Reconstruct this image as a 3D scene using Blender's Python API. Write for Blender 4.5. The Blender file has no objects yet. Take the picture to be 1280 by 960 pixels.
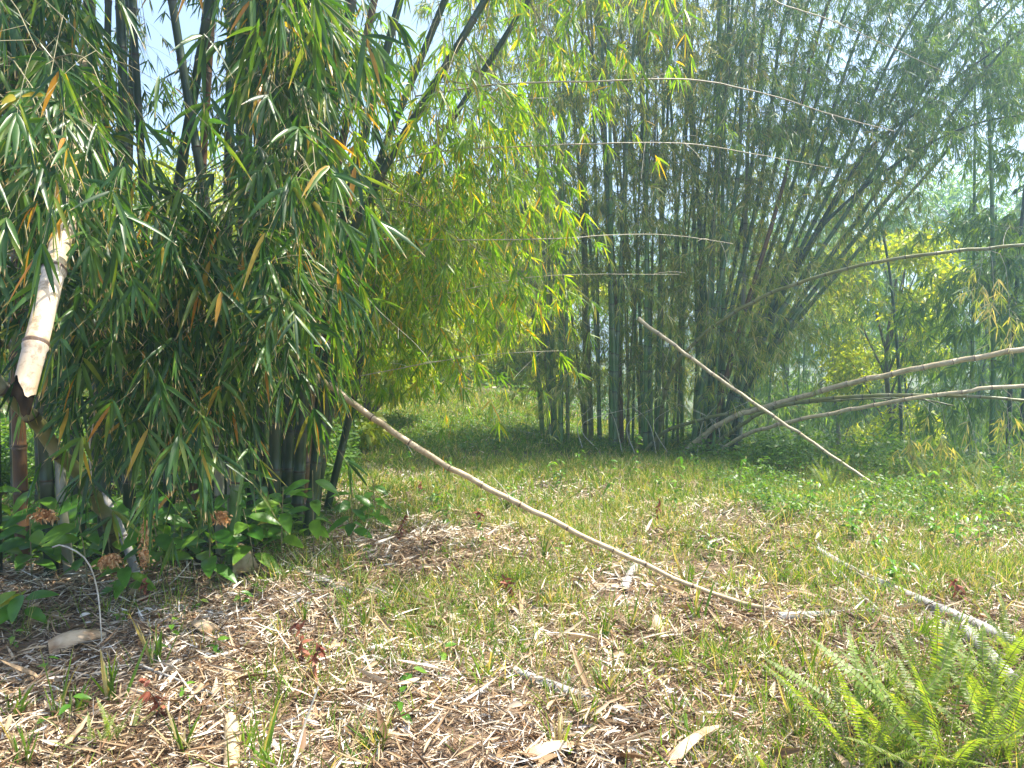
import bpy, math, random
import numpy as np
from mathutils import Vector

random.seed(7)
rng = np.random.default_rng(11)
scene = bpy.context.scene
C = scene.collection

# ------------------------------------------------------------------ camera
FPX = 931.0
PITCH = math.atan(40 / FPX)
EYE = 1.5
cam_data = bpy.data.cameras.new("camera")
cam_data.sensor_width = 36.0
cam_data.lens = 36.0 * FPX / 1280.0
cam_data.clip_start = 0.05
cam_data.clip_end = 1000
cam = bpy.data.objects.new("camera", cam_data)
cam.location = (0, 0, EYE)
cam.rotation_euler = (math.radians(90) - PITCH, 0, 0)
C.objects.link(cam)
scene.camera = cam

# ------------------------------------------------------------------ light
SUN_AZ, SUN_EL = math.radians(74), math.radians(66)      # azimuth clockwise from +Y
world = bpy.data.worlds.new("World")
scene.world = world
world.use_nodes = True
wn = world.node_tree
sky = wn.nodes.new("ShaderNodeTexSky")
sky.sky_type = 'NISHITA'
sky.sun_disc = False
sky.sun_elevation = SUN_EL
sky.sun_rotation = SUN_AZ
sky.air_density = 1.0
sky.dust_density = 3.0
bg = wn.nodes["Background"]
bg.inputs[1].default_value = 0.15
wn.links.new(sky.outputs[0], bg.inputs[0])
sun_data = bpy.data.lights.new("sun", 'SUN')
sun_data.energy = 4.8
sun_data.angle = math.radians(0.5)
sun_data.color = (1.0, 0.93, 0.8)
sun = bpy.data.objects.new("sun", sun_data)
sdir = Vector((math.sin(SUN_AZ) * math.cos(SUN_EL), math.cos(SUN_AZ) * math.cos(SUN_EL), math.sin(SUN_EL)))
sun.rotation_euler = sdir.to_track_quat('Z', 'Y').to_euler()
sun.location = sdir * 40
C.objects.link(sun)

vs = scene.view_settings
vs.view_transform = 'Standard'
vs.look = 'None'
vs.exposure = 1.48
vs.gamma = 1.0
vs.use_curve_mapping = False
scene.render.engine = 'CYCLES'
cy = scene.cycles
cy.max_bounces = 10
cy.diffuse_bounces = 4
cy.glossy_bounces = 2
cy.transmission_bounces = 6
cy.volume_bounces = 1
cy.transparent_max_bounces = 4
cy.use_denoising = True
cy.sample_clamp_indirect = 6.0

# ------------------------------------------------------------------ terrain and pixel helpers
def h(x, y):
    x = np.asarray(x, float); y = np.asarray(y, float)
    ye = np.interp(x, [0.3, 1.6, 3.2, 3.9, 5.9, 14], [60, 15.5, 12.9, 10.9, 9.2, 8.2])
    s = np.clip((y - ye) / 9.0, 0, 1)
    z = -3.0 * s * s * (3 - 2 * s)
    near = np.clip((np.hypot(x, y)) / 4.0, 0.3, 1)
    z = z + near * (0.035 * np.sin(1.7 * x + 0.6 * y) + 0.03 * np.sin(2.3 * y - 0.9 * x + 1)
             + 0.012 * np.sin(5.1 * x + 1.3) * np.sin(4.3 * y))
    t = np.clip((y - 8.5) / 13, 0, 1); e = np.clip((1.8 - x) / 2.2, 0, 1)
    z = z + 0.95 * t * t * (3 - 2 * t) * e * e * (3 - 2 * e)
    far = np.clip((np.hypot(x, y) - 40) / 60, 0, 1)
    return z + far * 3.5
def P(px, py, d):
    """photo pixel at world depth d (metres along +Y) -> point"""
    x = (px - 640) / FPX; z = (480 - py) / FPX
    Y = math.cos(PITCH) + math.sin(PITCH) * z
    Z = -math.sin(PITCH) + math.cos(PITCH) * z
    return np.array([x / Y * d, d, EYE + Z / Y * d])
def X(px, d):
    return (px - 640) / FPX * d
def gp(px, py, up=0.0):
    """photo pixel -> point on the ground"""
    d = 1.8
    while d < 60:
        p = P(px, py, d)
        if p[2] <= float(h(p[0], p[1])):
            break
        d += 0.02
    return np.array([p[0], p[1], float(h(p[0], p[1])) + up])
def onground(px, d, up=-0.06):
    x = X(px, d)
    return np.array([x, d, float(h(x, d)) + up])
def nrm(v):
    return v / np.maximum(np.linalg.norm(v, axis=-1, keepdims=True), 1e-9)
def curve(ctrl, n):
    """Catmull-Rom through control points, n samples evenly spaced by length"""
    c = np.array(ctrl, float)
    c = np.vstack([2 * c[0] - c[1], c, 2 * c[-1] - c[-2]])
    out = []
    for i in range(1, len(c) - 2):
        t = np.linspace(0, 1, 24, endpoint=False)[:, None]
        p0, p1, p2, p3 = c[i - 1], c[i], c[i + 1], c[i + 2]
        out.append(0.5 * ((2 * p1) + (-p0 + p2) * t + (2 * p0 - 5 * p1 + 4 * p2 - p3) * t ** 2 + (-p0 + 3 * p1 - 3 * p2 + p3) * t ** 3))
    out.append(c[-2][None])
    pts = np.vstack(out)
    L = np.concatenate([[0], np.cumsum(np.linalg.norm(np.diff(pts, axis=0), axis=1))])
    s = np.linspace(0, L[-1], n)
    return np.stack([np.interp(s, L, pts[:, k]) for k in range(3)], 1)
def plen(pts):
    return float(np.linalg.norm(np.diff(pts, axis=0), axis=1).sum())

# ------------------------------------------------------------------ materials
def nodes_of(name):
    m = bpy.data.materials.new(name); m.use_nodes = True
    return m, m.node_tree.nodes, m.node_tree.links
def ramp(ns, stops, mode='LINEAR'):
    r = ns.new("ShaderNodeValToRGB"); r.color_ramp.interpolation = mode
    e = r.color_ramp.elements
    while len(e) < len(stops): e.new(0.5)
    for el, (p, c) in zip(e, stops):
        el.position = p; el.color = (*c, 1)
    return r
def attr(ns, name):
    a = ns.new("ShaderNodeAttribute"); a.attribute_name = name; return a
def leaf_material(name, stops, tip=(0.5, 0.38, 0.2), tip_at=0.86, transl=0.46, rough=0.42, tcol=(1.9, 1.75, 0.5), spec=0.5):
    m, ns, ln = nodes_of(name)
    b = ns["Principled BSDF"]; out = ns["Material Output"]
    a = attr(ns, "rnd"); t = attr(ns, "tt")
    r = ramp(ns, stops); ln.new(a.outputs["Fac"], r.inputs[0])
    geo = ns.new("ShaderNodeNewGeometry")
    nz = ns.new("ShaderNodeTexNoise"); nz.inputs["Scale"].default_value = 9.0
    ln.new(geo.outputs["Position"], nz.inputs["Vector"])
    mr0 = ns.new("ShaderNodeMapRange"); mr0.inputs[1].default_value = .3; mr0.inputs[2].default_value = .7
    mr0.inputs[3].default_value = .72; mr0.inputs[4].default_value = 1.28
    ln.new(nz.outputs[0], mr0.inputs[0])
    mul = ns.new("ShaderNodeVectorMath"); mul.operation = 'SCALE'
    ln.new(r.outputs[0], mul.inputs[0]); ln.new(mr0.outputs[0], mul.inputs[3])
    mr = ns.new("ShaderNodeMapRange")
    mr.inputs[1].default_value = tip_at; mr.inputs[2].default_value = tip_at + 0.08
    ln.new(t.outputs["Fac"], mr.inputs[0])
    mx = ns.new("ShaderNodeMix"); mx.data_type = 'RGBA'
    ln.new(mr.outputs[0], mx.inputs[0]); ln.new(mul.outputs[0], mx.inputs[6]); mx.inputs[7].default_value = (*tip, 1)
    ln.new(mx.outputs[2], b.inputs["Base Color"])
    b.inputs["Roughness"].default_value = rough
    b.inputs["Specular IOR Level"].default_value = spec
    tr = ns.new("ShaderNodeBsdfTranslucent")
    tm = ns.new("ShaderNodeVectorMath"); tm.operation = 'MULTIPLY'; tm.inputs[1].default_value = tcol
    ln.new(mx.outputs[2], tm.inputs[0]); ln.new(tm.outputs[0], tr.inputs[0])
    ms = ns.new("ShaderNodeMixShader"); ms.inputs[0].default_value = transl
    ln.new(b.outputs[0], ms.inputs[1]); ln.new(tr.outputs[0], ms.inputs[2]); ln.new(ms.outputs[0], out.inputs[0])
    return m
def stem_material(name, c1, c2, node=(0.05, 0.035, 0.02), bloom=(0.35, 0.36, 0.3), bloomf=0.25, rough=0.4, scale=6, blot=None, bump=0.15):
    """bamboo skin: attribute tt runs 0..1 inside each internode"""
    m, ns, ln = nodes_of(name)
    b = ns["Principled BSDF"]
    tc = ns.new("ShaderNodeTexCoord")
    mp = ns.new("ShaderNodeMapping"); mp.inputs["Scale"].default_value = (1, 1, 0.25)
    ln.new(tc.outputs["Object"], mp.inputs[0])
    nz = ns.new("ShaderNodeTexNoise"); nz.inputs["Scale"].default_value = scale; nz.inputs["Detail"].default_value = 6
    nz.inputs["Roughness"].default_value = .7
    ln.new(mp.outputs[0], nz.inputs["Vector"])
    r = ramp(ns, [(0.32, c1), (0.68, c2)]); ln.new(nz.outputs[0], r.inputs[0])
    t = attr(ns, "tt")
    rn = ramp(ns, [(0.0, (1, 1, 1)), (0.03, (1, 1, 1)), (0.055, (0, 0, 0)), (0.9, (0, 0, 0)), (0.985, (.5, .5, .5))])
    ln.new(t.outputs["Fac"], rn.inputs[0])
    rb = ramp(ns, [(0.6, (0, 0, 0)), (0.95, (bloomf,) * 3)])
    ln.new(t.outputs["Fac"], rb.inputs[0])
    m1 = ns.new("ShaderNodeMix"); m1.data_type = 'RGBA'
    ln.new(rb.outputs[0], m1.inputs[0]); ln.new(r.outputs[0], m1.inputs[6]); m1.inputs[7].default_value = (*bloom, 1)
    m2 = ns.new("ShaderNodeMix"); m2.data_type = 'RGBA'
    ln.new(rn.outputs[0], m2.inputs[0]); ln.new(m1.outputs[2], m2.inputs[6]); m2.inputs[7].default_value = (*node, 1)
    last = m2
    if blot:
        n2 = ns.new("ShaderNodeTexNoise"); n2.inputs["Scale"].default_value = 22; n2.inputs["Detail"].default_value = 8
        n2.inputs["Roughness"].default_value = .75
        ln.new(tc.outputs["Object"], n2.inputs["Vector"])
        r2 = ramp(ns, [(0.5, (0, 0, 0)), (0.62, (.8, .8, .8))]); ln.new(n2.outputs[0], r2.inputs[0])
        m3 = ns.new("ShaderNodeMix"); m3.data_type = 'RGBA'
        ln.new(r2.outputs[0], m3.inputs[0]); ln.new(m2.outputs[2], m3.inputs[6]); m3.inputs[7].default_value = (*blot, 1)
        last = m3
    ln.new(last.outputs[2], b.inputs["Base Color"])
    b.inputs["Roughness"].default_value = rough
    bp = ns.new("ShaderNodeBump"); bp.inputs["Strength"].default_value = bump; bp.inputs["Distance"].default_value = 0.01
    ln.new(nz.outputs[0], bp.inputs["Height"]); ln.new(bp.outputs[0], b.inputs["Normal"])
    return m
def plain(name, c1, c2, scale=20, rough=0.7, bump=0.3, dist=0.004):
    m, ns, ln = nodes_of(name)
    b = ns["Principled BSDF"]
    tc = ns.new("ShaderNodeTexCoord")
    nz = ns.new("ShaderNodeTexNoise"); nz.inputs["Scale"].default_value = scale; nz.inputs["Detail"].default_value = 7
    ln.new(tc.outputs["Object"], nz.inputs["Vector"])
    r = ramp(ns, [(0.35, c1), (0.65, c2)]); ln.new(nz.outputs[0], r.inputs[0])
    ln.new(r.outputs[0], b.inputs["Base Color"]); b.inputs["Roughness"].default_value = rough
    bp = ns.new("ShaderNodeBump"); bp.inputs["Strength"].default_value = bump; bp.inputs["Distance"].default_value = dist
    ln.new(nz.outputs[0], bp.inputs["Height"]); ln.new(bp.outputs[0], b.inputs["Normal"])
    return m

G1, G2, G3 = (0.018, 0.062, 0.014), (0.040, 0.115, 0.02), (0.09, 0.18, 0.025)
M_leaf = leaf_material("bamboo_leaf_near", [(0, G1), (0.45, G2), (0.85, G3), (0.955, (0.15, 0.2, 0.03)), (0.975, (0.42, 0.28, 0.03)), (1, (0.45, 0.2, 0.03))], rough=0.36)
M_leaf_y = leaf_material("bamboo_leaf_painted_sun", [(0, (0.07, 0.15, 0.018)), (0.5, (0.13, 0.24, 0.02)), (0.85, (0.21, 0.29, 0.02)), (0.94, (0.36, 0.30, 0.02)), (1, (0.5, 0.26, 0.03))], transl=0.62, tcol=(2.15, 2.15, .45))  # brighter, yellower copy of the near leaf: backlight put into the colour
M_leaf_mid = leaf_material("bamboo_leaf_olive", [(0, (0.09, 0.16, 0.035)), (0.4, (0.16, 0.24, 0.045)), (0.72, (0.25, 0.29, 0.07)), (0.88, (0.38, 0.35, 0.13)), (1, (0.46, 0.4, 0.2))], tip_at=0.9)
M_leaf_far = leaf_material("bamboo_leaf_far", [(0, (0.05, 0.12, 0.035)), (0.6, (0.10, 0.19, 0.045)), (1, (0.19, 0.28, 0.05))], tip_at=2.0)
M_leaf_bush = leaf_material("yellow_green_foliage", [(0, (0.15, 0.22, 0.02)), (0.6, (0.27, 0.34, 0.025)), (1, (0.40, 0.38, 0.03))], tip_at=2.0, transl=0.55, tcol=(2.0, 1.9, .4))
M_leaf_tree = leaf_material("tree_foliage", [(0, (0.05, 0.125, 0.02)), (0.6, (0.10, 0.20, 0.025)), (1, (0.18, 0.27, 0.035))], tip_at=2.0)
M_broad = leaf_material("broad_leaf", [(0, (0.045, 0.15, 0.018)), (0.5, (0.09, 0.23, 0.025)), (0.75, (0.16, 0.30, 0.03)), (0.92, (0.22, 0.27, 0.03)), (1, (0.45, 0.38, 0.03))], tip=(0.4, 0.33, 0.05), tip_at=0.93, rough=0.33)
M_grass = leaf_material("grass_blade", [(0, (0.06, 0.14, 0.015)), (0.4, (0.12, 0.23, 0.02)), (0.68, (0.20, 0.30, 0.03)), (0.78, (0.34, 0.30, 0.11)), (1, (0.5, 0.42, 0.25))], tip=(0.45, 0.38, 0.22), tip_at=0.85, transl=0.4)
M_fern = leaf_material("fern_leaf", [(0, (0.22, 0.16, 0.06)), (0.14, (0.10, 0.17, 0.03)), (0.7, (0.18, 0.27, 0.04)), (1, (0.30, 0.34, 0.07))], tip_at=2.0, rough=0.5)
M_litter = leaf_material("dry_leaf_litter", [(0, (0.08, 0.045, 0.022)), (0.17, (0.19, 0.11, 0.055)), (0.38, (0.33, 0.23, 0.13)), (0.62, (0.46, 0.36, 0.24)), (0.83, (0.58, 0.50, 0.40)), (1, (0.74, 0.70, 0.63))], tip_at=2.0, transl=0.1, rough=0.6, tcol=(1, .9, .7), spec=0.3)
M_flower = leaf_material("dried_bract", [(0, (0.38, 0.16, 0.05)), (0.5, (0.62, 0.33, 0.13)), (1, (0.8, 0.55, 0.3))], tip_at=2.0, transl=0.15, rough=0.7, tcol=(1, .8, .6), spec=.2)
M_redleaf = leaf_material("dead_red_leaf", [(0, (0.16, 0.04, 0.02)), (1, (0.3, 0.1, 0.05))], tip_at=2.0, transl=0.15, rough=0.6, tcol=(1, .8, .6))
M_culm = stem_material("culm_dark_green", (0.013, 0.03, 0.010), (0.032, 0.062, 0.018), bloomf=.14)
M_culm_m = stem_material("culm_mid_green", (0.045, 0.095, 0.03), (0.09, 0.16, 0.045), bloomf=.3)  # lighter copy of the dark culm, colour raised against the clump's shade
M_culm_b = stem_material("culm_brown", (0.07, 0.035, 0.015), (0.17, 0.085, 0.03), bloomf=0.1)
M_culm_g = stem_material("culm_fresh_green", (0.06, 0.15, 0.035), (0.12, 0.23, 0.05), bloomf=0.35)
M_culm_o = stem_material("culm_olive", (0.10, 0.12, 0.035), (0.2, 0.19, 0.06), bloomf=0.3)
M_culm_w = stem_material("culm_pale_base", (0.16, 0.17, 0.11), (0.36, 0.35, 0.28), bloomf=0.2)
M_tan = stem_material("culm_dry_tan", (0.40, 0.30, 0.16), (0.58, 0.46, 0.29), node=(0.10, 0.06, 0.03), bloom=(0.5, 0.42, 0.28), bloomf=0.4, rough=0.5, blot=(0.26, 0.19, 0.10))
M_pinkgrey = stem_material("culm_weathered_beige", (0.34, 0.27, 0.15), (0.54, 0.45, 0.29), node=(0.15, 0.1, 0.07), bloomf=0.2, rough=0.5, blot=(0.25, 0.2, 0.13))
M_broken = stem_material("culm_broken_pale", (0.36, 0.25, 0.12), (0.6, 0.5, 0.36), node=(0.10, 0.06, 0.04), bloom=(0.8, 0.8, 0.8), bloomf=0.2, rough=0.45, scale=7, blot=(0.22, 0.15, 0.08))
M_grey = stem_material("culm_grey_lichen", (0.2, 0.19, 0.175), (0.47, 0.46, 0.44), node=(0.07, 0.06, 0.05), bloomf=0.0, rough=0.75, scale=14, blot=(0.17, 0.16, 0.14), bump=0.5)
M_twig = plain("twig_wood", (0.13, 0.12, 0.05), (0.3, 0.27, 0.14), rough=.6)
M_twigp = plain("twig_pale", (0.36, 0.32, 0.24), (0.6, 0.56, 0.47), rough=.6)
M_whip = plain("whip_skin", (0.22, 0.2, 0.12), (0.42, 0.38, 0.27), rough=.5)
M_twigd = plain("twig_dark", (0.06, 0.045, 0.03), (0.14, 0.1, 0.06), rough=.7)
M_sheath = plain("dry_sheath", (0.26, 0.15, 0.07), (0.56, 0.43, 0.28), scale=11, rough=.45)
_n = M_sheath.node_tree; _w = _n.nodes.new("ShaderNodeTexWave"); _w.inputs["Scale"].default_value = 60; _w.inputs["Distortion"].default_value = 1.5
_t = _n.nodes.new("ShaderNodeTexCoord"); _n.links.new(_t.outputs["Object"], _w.inputs["Vector"])
_b = [q for q in _n.nodes if q.type == 'BUMP'][0]; _n.links.new(_w.outputs[1], _b.inputs["Height"]); _b.inputs["Distance"].default_value = .002; _b.inputs["Strength"].default_value = .6
M_hollow_shade = plain("hollow_painted_shade", (0.006, 0.005, 0.004), (0.02, 0.015, 0.01), rough=1)  # near-black colour stands in for the shade inside an open culm
M_hollow_shade.node_tree.nodes["Principled BSDF"].inputs["Specular IOR Level"].default_value = 0
M_bark = plain("tree_bark", (0.08, 0.065, 0.05), (0.17, 0.15, 0.12), scale=9, rough=.9)
# ground
M_ground, ns, ln = nodes_of("forest_floor")
b = ns["Principled BSDF"]; b.inputs["Roughness"].default_value = .95
geo = ns.new("ShaderNodeNewGeometry")
n1 = ns.new("ShaderNodeTexNoise"); n1.inputs["Scale"].default_value = 1.1; n1.inputs["Detail"].default_value = 4
n2 = ns.new("ShaderNodeTexNoise"); n2.inputs["Scale"].default_value = 45; n2.inputs["Detail"].default_value = 8; n2.inputs["Roughness"].default_value = .7
ln.new(geo.outputs["Position"], n1.inputs["Vector"]); ln.new(geo.outputs["Position"], n2.inputs["Vector"])
r1 = ramp(ns, [(0.3, (0.07, 0.045, 0.03)), (0.5, (0.16, 0.105, 0.065)), (0.7, (0.3, 0.22, 0.15))]); ln.new(n2.outputs[0], r1.inputs[0])
r2 = ramp(ns, [(0.3, (0.05, 0.07, 0.02)), (0.5, (0.10, 0.11, 0.04)), (0.7, (0.2, 0.19, 0.08))]); ln.new(n2.outputs[0], r2.inputs[0])
sx = ns.new("ShaderNodeSeparateXYZ"); ln.new(geo.outputs["Position"], sx.inputs[0])
mr = ns.new("ShaderNodeMapRange"); mr.inputs[1].default_value = 5.5; mr.inputs[2].default_value = 9.5; ln.new(sx.outputs[1], mr.inputs[0])
ad = ns.new("ShaderNodeMath"); ad.operation = 'ADD'; ln.new(mr.outputs[0], ad.inputs[0]); ln.new(n1.outputs[0], ad.inputs[1])
rr = ramp(ns, [(0.62, (0, 0, 0)), (0.95, (1, 1, 1))]); ln.new(ad.outputs[0], rr.inputs[0])
mx = ns.new("ShaderNodeMix"); mx.data_type = 'RGBA'
ln.new(rr.outputs[0], mx.inputs[0]); ln.new(r1.outputs[0], mx.inputs[6]); ln.new(r2.outputs[0], mx.inputs[7])
ln.new(mx.outputs[2], b.inputs["Base Color"])
bp = ns.new("ShaderNodeBump"); bp.inputs["Strength"].default_value = .8; bp.inputs["Distance"].default_value = .03
ln.new(n2.outputs[0], bp.inputs["Height"]); ln.new(bp.outputs[0], b.inputs["Normal"])

# ------------------------------------------------------------------ geometry kit
class Geo:
    def __init__(s): s.V = []; s.Q = []; s.R = []; s.T = []; s.M = []; s.n = 0
    def add(s, V, Q, R, T, mi=0):
        s.V.append(V); s.Q.append(Q + s.n); s.R.append(R); s.T.append(T); s.M.append(np.full(len(Q), mi)); s.n += len(V)
    def build(s, name, mats, parent=None, base=None, smooth=True):
        V = np.vstack(s.V).astype(np.float32)
        if base is not None: V = V - np.asarray(base, np.float32)
        Q = np.vstack(s.Q).astype(np.int32)
        me = bpy.data.meshes.new(name)
        me.vertices.add(len(V)); me.vertices.foreach_set("co", V.ravel())
        me.loops.add(Q.size); me.loops.foreach_set("vertex_index", Q.ravel())
        me.polygons.add(len(Q)); me.polygons.foreach_set("loop_start", np.arange(0, Q.size, 4, dtype=np.int32))
        me.polygons.foreach_set("use_smooth", np.full(len(Q), smooth))
        mats = mats if isinstance(mats, (list, tuple)) else [mats]
        for m in mats: me.materials.append(m)
        if len(mats) > 1: me.polygons.foreach_set("material_index", np.concatenate(s.M).astype(np.int32))
        me.update(calc_edges=True)
        a = me.attributes.new("rnd", 'FLOAT', 'POINT'); a.data.foreach_set("value", np.concatenate(s.R).astype(np.float32))
        a = me.attributes.new("tt", 'FLOAT', 'POINT'); a.data.foreach_set("value", np.concatenate(s.T).astype(np.float32))
        o = bpy.data.objects.new(name, me); C.objects.link(o)
        if parent is not None: o.parent = parent
        return o
    def count(s): return sum(len(q) for q in s.Q)

def grid_quads(T, n, k, closed):
    """quads for T strips of n rings with k points"""
    base = (np.arange(T) * n * k)[:, None, None]
    i = np.arange(n - 1)[None, :, None] * k
    j = np.arange(k if closed else k - 1)[None, None, :]
    j2 = (j + 1) % k
    a = base + i + j; b_ = base + i + j2; c = base + i + k + j2; d = base + i + k + j
    return np.stack([a, b_, c, d], -1).reshape(-1, 4)

def tubes(geo, pts, rad, k=4, rnd=0.5, tt=None, mi=0):
    """pts (T,n,3), rad (T,n)"""
    pts = np.asarray(pts, float)
    if pts.ndim == 2: pts = pts[None]; rad = np.asarray(rad)[None]
    T, n, _ = pts.shape
    tan = nrm(np.gradient(pts, axis=1))
    mean = nrm(tan.mean(1))
    ref = np.where(np.abs(mean[:, 2:3]) > 0.7, np.array([[1, 0.12, 0.05]]), np.array([[0.08, 0.11, 1.0]]))[:, None, :]
    s = nrm(np.cross(tan, np.broadcast_to(ref, tan.shape))); u = np.cross(s, tan)
    a = np.linspace(0, 2 * math.pi, k, endpoint=False)
    V = pts[:, :, None, :] + rad[:, :, None, None] * (np.cos(a)[None, None, :, None] * s[:, :, None, :] + np.sin(a)[None, None, :, None] * u[:, :, None, :])
    R = np.broadcast_to(np.asarray(rnd, float).reshape(-1, 1, 1) if np.ndim(rnd) else np.full((T, 1, 1), rnd), (T, n, k)).reshape(-1)
    TT = np.broadcast_to((np.full((1, n), .5) if tt is None else np.asarray(tt).reshape(1, n))[:, :, None], (T, n, k)).reshape(-1)
    geo.add(V.reshape(-1, 3), grid_quads(T, n, k, True), R, TT, mi)

def culm(geo, path, r0, r1, node=0.30, k=10, caps=True, bulge=1.14, mi=0, off=0.0):
    """jointed bamboo stem along a polyline"""
    L = np.concatenate([[0], np.cumsum(np.linalg.norm(np.diff(path, axis=0), axis=1))])
    st, tt, rf = [], [], []
    s = -off; i = 0
    while s < L[-1]:
        ln_ = node * (0.75 + 0.5 * abs(math.sin(i * 2.3 + r0 * 900))) if not off else node
        for f, t_, r_ in ((0, 0.0, 1.0), (0.02, 0.02, bulge), (0.05, 0.05, 0.985), (0.3, 0.3, 0.97), (0.6, .6, .965), (0.93, .93, 0.98), (0.985, 0.985, bulge * .97)):
            if s + f * ln_ > L[-1]: break
            if s + f * ln_ < 0: continue
            st.append(s + f * ln_); tt.append(t_); rf.append(r_)
        s += ln_; i += 1
    st = np.array(st)
    pts = np.stack([np.interp(st, L, path[:, c]) for c in range(3)], 1)
    rad = (r0 + (r1 - r0) * st / L[-1]) * np.array(rf)
    tt = np.array(tt)
    if caps:
        pts = np.vstack([pts[:1], pts, pts[-1:]]); rad = np.concatenate([[1e-4], rad, [1e-4]]); tt = np.concatenate([[.5], tt, [.5]])
        pts[0] -= (pts[2] - pts[1]) * 1e-3; pts[-1] += (pts[-2] - pts[-3]) * 1e-3
    tubes(geo, pts, rad, k, 0.5, tt, mi)

HD_S = np.array([0, .12, .35, .62, .85, 1.0]); HD_W = np.array([.12, .72, 1.0, .8, .4, .02])
MD_S = np.array([0, .3, .7, 1.0]); MD_W = np.array([.15, 1.0, .7, .03])
LD_S = np.array([0, .4, 1.0]); LD_W = np.array([.15, 1.0, .05])
def leaves(geo, Pn, D, N, L, W, rnd, lod=0, droop=0.25, fold=0.18, mi=0, prof=None):
    n = len(Pn)
    if n == 0: return
    S_, W_ = prof if prof is not None else ((HD_S, HD_W) if lod == 0 else (MD_S, MD_W) if lod == 1 else (LD_S, LD_W))
    D = nrm(D); side = nrm(np.cross(D, N)); N = np.cross(side, D)
    L = np.broadcast_to(L, (n,)); W = np.broadcast_to(W, (n,)); dr = np.broadcast_to(droop, (n,))
    ctr = Pn[:, None, :] + D[:, None, :] * (L[:, None] * S_[None])[:, :, None]
    ctr[:, :, 2] -= (dr * L)[:, None] * S_[None] ** 2
    hw = (W[:, None] * 0.5 * W_[None])[:, :, None]
    if lod == 0:
        up = N[:, None, :] * hw * fold * 2
        V = np.stack([ctr - side[:, None, :] * hw + up, ctr, ctr + side[:, None, :] * hw + up], 2); k = 3
    else:
        V = np.stack([ctr - side[:, None, :] * hw, ctr + side[:, None, :] * hw], 2); k = 2
    R = np.broadcast_to(np.asarray(rnd)[:, None, None], (n, len(S_), k)).reshape(-1)
    T = np.broadcast_to(S_[None, :, None], (n, len(S_), k)).reshape(-1)
    geo.add(V.reshape(-1, 3), grid_quads(n, len(S_), k, False), R, T, mi)

def rv(n, z=1.0):
    v = rng.normal(size=(n, 3)); v[:, 2] *= z
    return nrm(v)

def branch_foliage(gt, gl, bp, ntw=12, twl=0.35, fans=2, nl=6, L=0.18, W=0.022, lod=0, u0=0.25, down=0.55, spread=0.75, rb=0.006, rshift=0.0, mi_l=0, twk=3, side_bias=None, rtw=0.0016, drop_leaf=0.0):
    """twigs + leaf fans along a branch polyline; gt gets wood, gl gets leaves"""
    n = len(bp)
    if rb: tubes(gt, bp, np.linspace(rb, rb * .3, n), 5 if lod == 0 else 3)
    u = u0 + (1 - u0) * rng.random(ntw) ** 0.8
    u[0] = 1.0
    f = u * (n - 1); i = np.minimum(f.astype(int), n - 2); w = (f - i)[:, None]
    base = bp[i] * (1 - w) + bp[i + 1] * w
    tan = nrm(bp[i + 1] - bp[i])
    d = nrm(tan * 0.5 + rv(ntw, .5) * 0.9 + np.array([0, 0, -0.15]))
    if side_bias is not None: d = nrm(d + np.asarray(side_bias))
    tl = twl * (0.5 + rng.random(ntw))
    s = np.linspace(0, 1, 5)
    tp = base[:, None, :] + d[:, None, :] * (tl[:, None] * s)[:, :, None]
    tp[:, :, 2] -= (tl[:, None] * down * 0.7) * s ** 2
    tubes(gt, tp, np.broadcast_to(np.linspace(rtw, rtw * .5, 5), (ntw, 5)), twk)
    ends, dirs = [], []
    for q in range(fans):
        uu = 1.0 if q == 0 else rng.uniform(0.35, 0.9)
        k = min(int(uu * 4), 3)
        ff = uu * 4 - k
        e = tp[:, k] * (1 - ff) + tp[:, k + 1] * ff
        ends.append(e); dirs.append(nrm(tp[:, k + 1] - tp[:, k]) + (0 if q == 0 else rv(ntw) * .5))
    E = np.vstack(ends); Dd = nrm(np.vstack(dirs) + np.array([0, 0, -down]))
    m = len(E)
    # fan plane: horizontal side vector
    sd = nrm(np.cross(Dd, rv(m, 0.4)))
    nn = np.cross(sd, Dd)
    k = nl
    ang = np.linspace(-1, 1, k)[None, :] * spread * (0.7 + 0.6 * rng.random((m, 1))) + rng.normal(size=(m, k)) * 0.16
    D = Dd[:, None, :] * np.cos(ang)[:, :, None] + sd[:, None, :] * np.sin(ang)[:, :, None] + nn[:, None, :] * rng.normal(size=(m, k, 1)) * .22
    PP = E[:, None, :] - Dd[:, None, :] * (rng.random((m, k, 1)) * L * 0.35)
    NN = np.broadcast_to(nn[:, None, :], D.shape) + rng.normal(size=D.shape) * .35
    LL = L * (0.55 + 0.55 * rng.random((m, k)) + 0.15 * np.cos(ang))
    WW = W * (0.75 + 0.5 * rng.random((m, k)))
    rr = rng.random((m, k)) + rshift
    keep = rng.random((m, k)) >= drop_leaf
    leaves(gl, PP[keep], D[keep], NN[keep], LL[keep], WW[keep], np.clip(rr[keep], 0, 1), lod, droop=0.12 + 0.35 * rng.random(keep.sum()), mi=mi_l)

def arch(a, b_, lift=0.25, n=9):
    a = np.asarray(a, float); b_ = np.asarray(b_, float)
    L = np.linalg.norm(b_ - a)
    c = (a + b_) / 2 + np.array([0, 0, lift * L]) + rng.normal(size=3) * L * .05
    t = np.linspace(0, 1, n)[:, None]
    return a * (1 - t) ** 2 + 2 * c * t * (1 - t) + b_ * t ** 2

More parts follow.
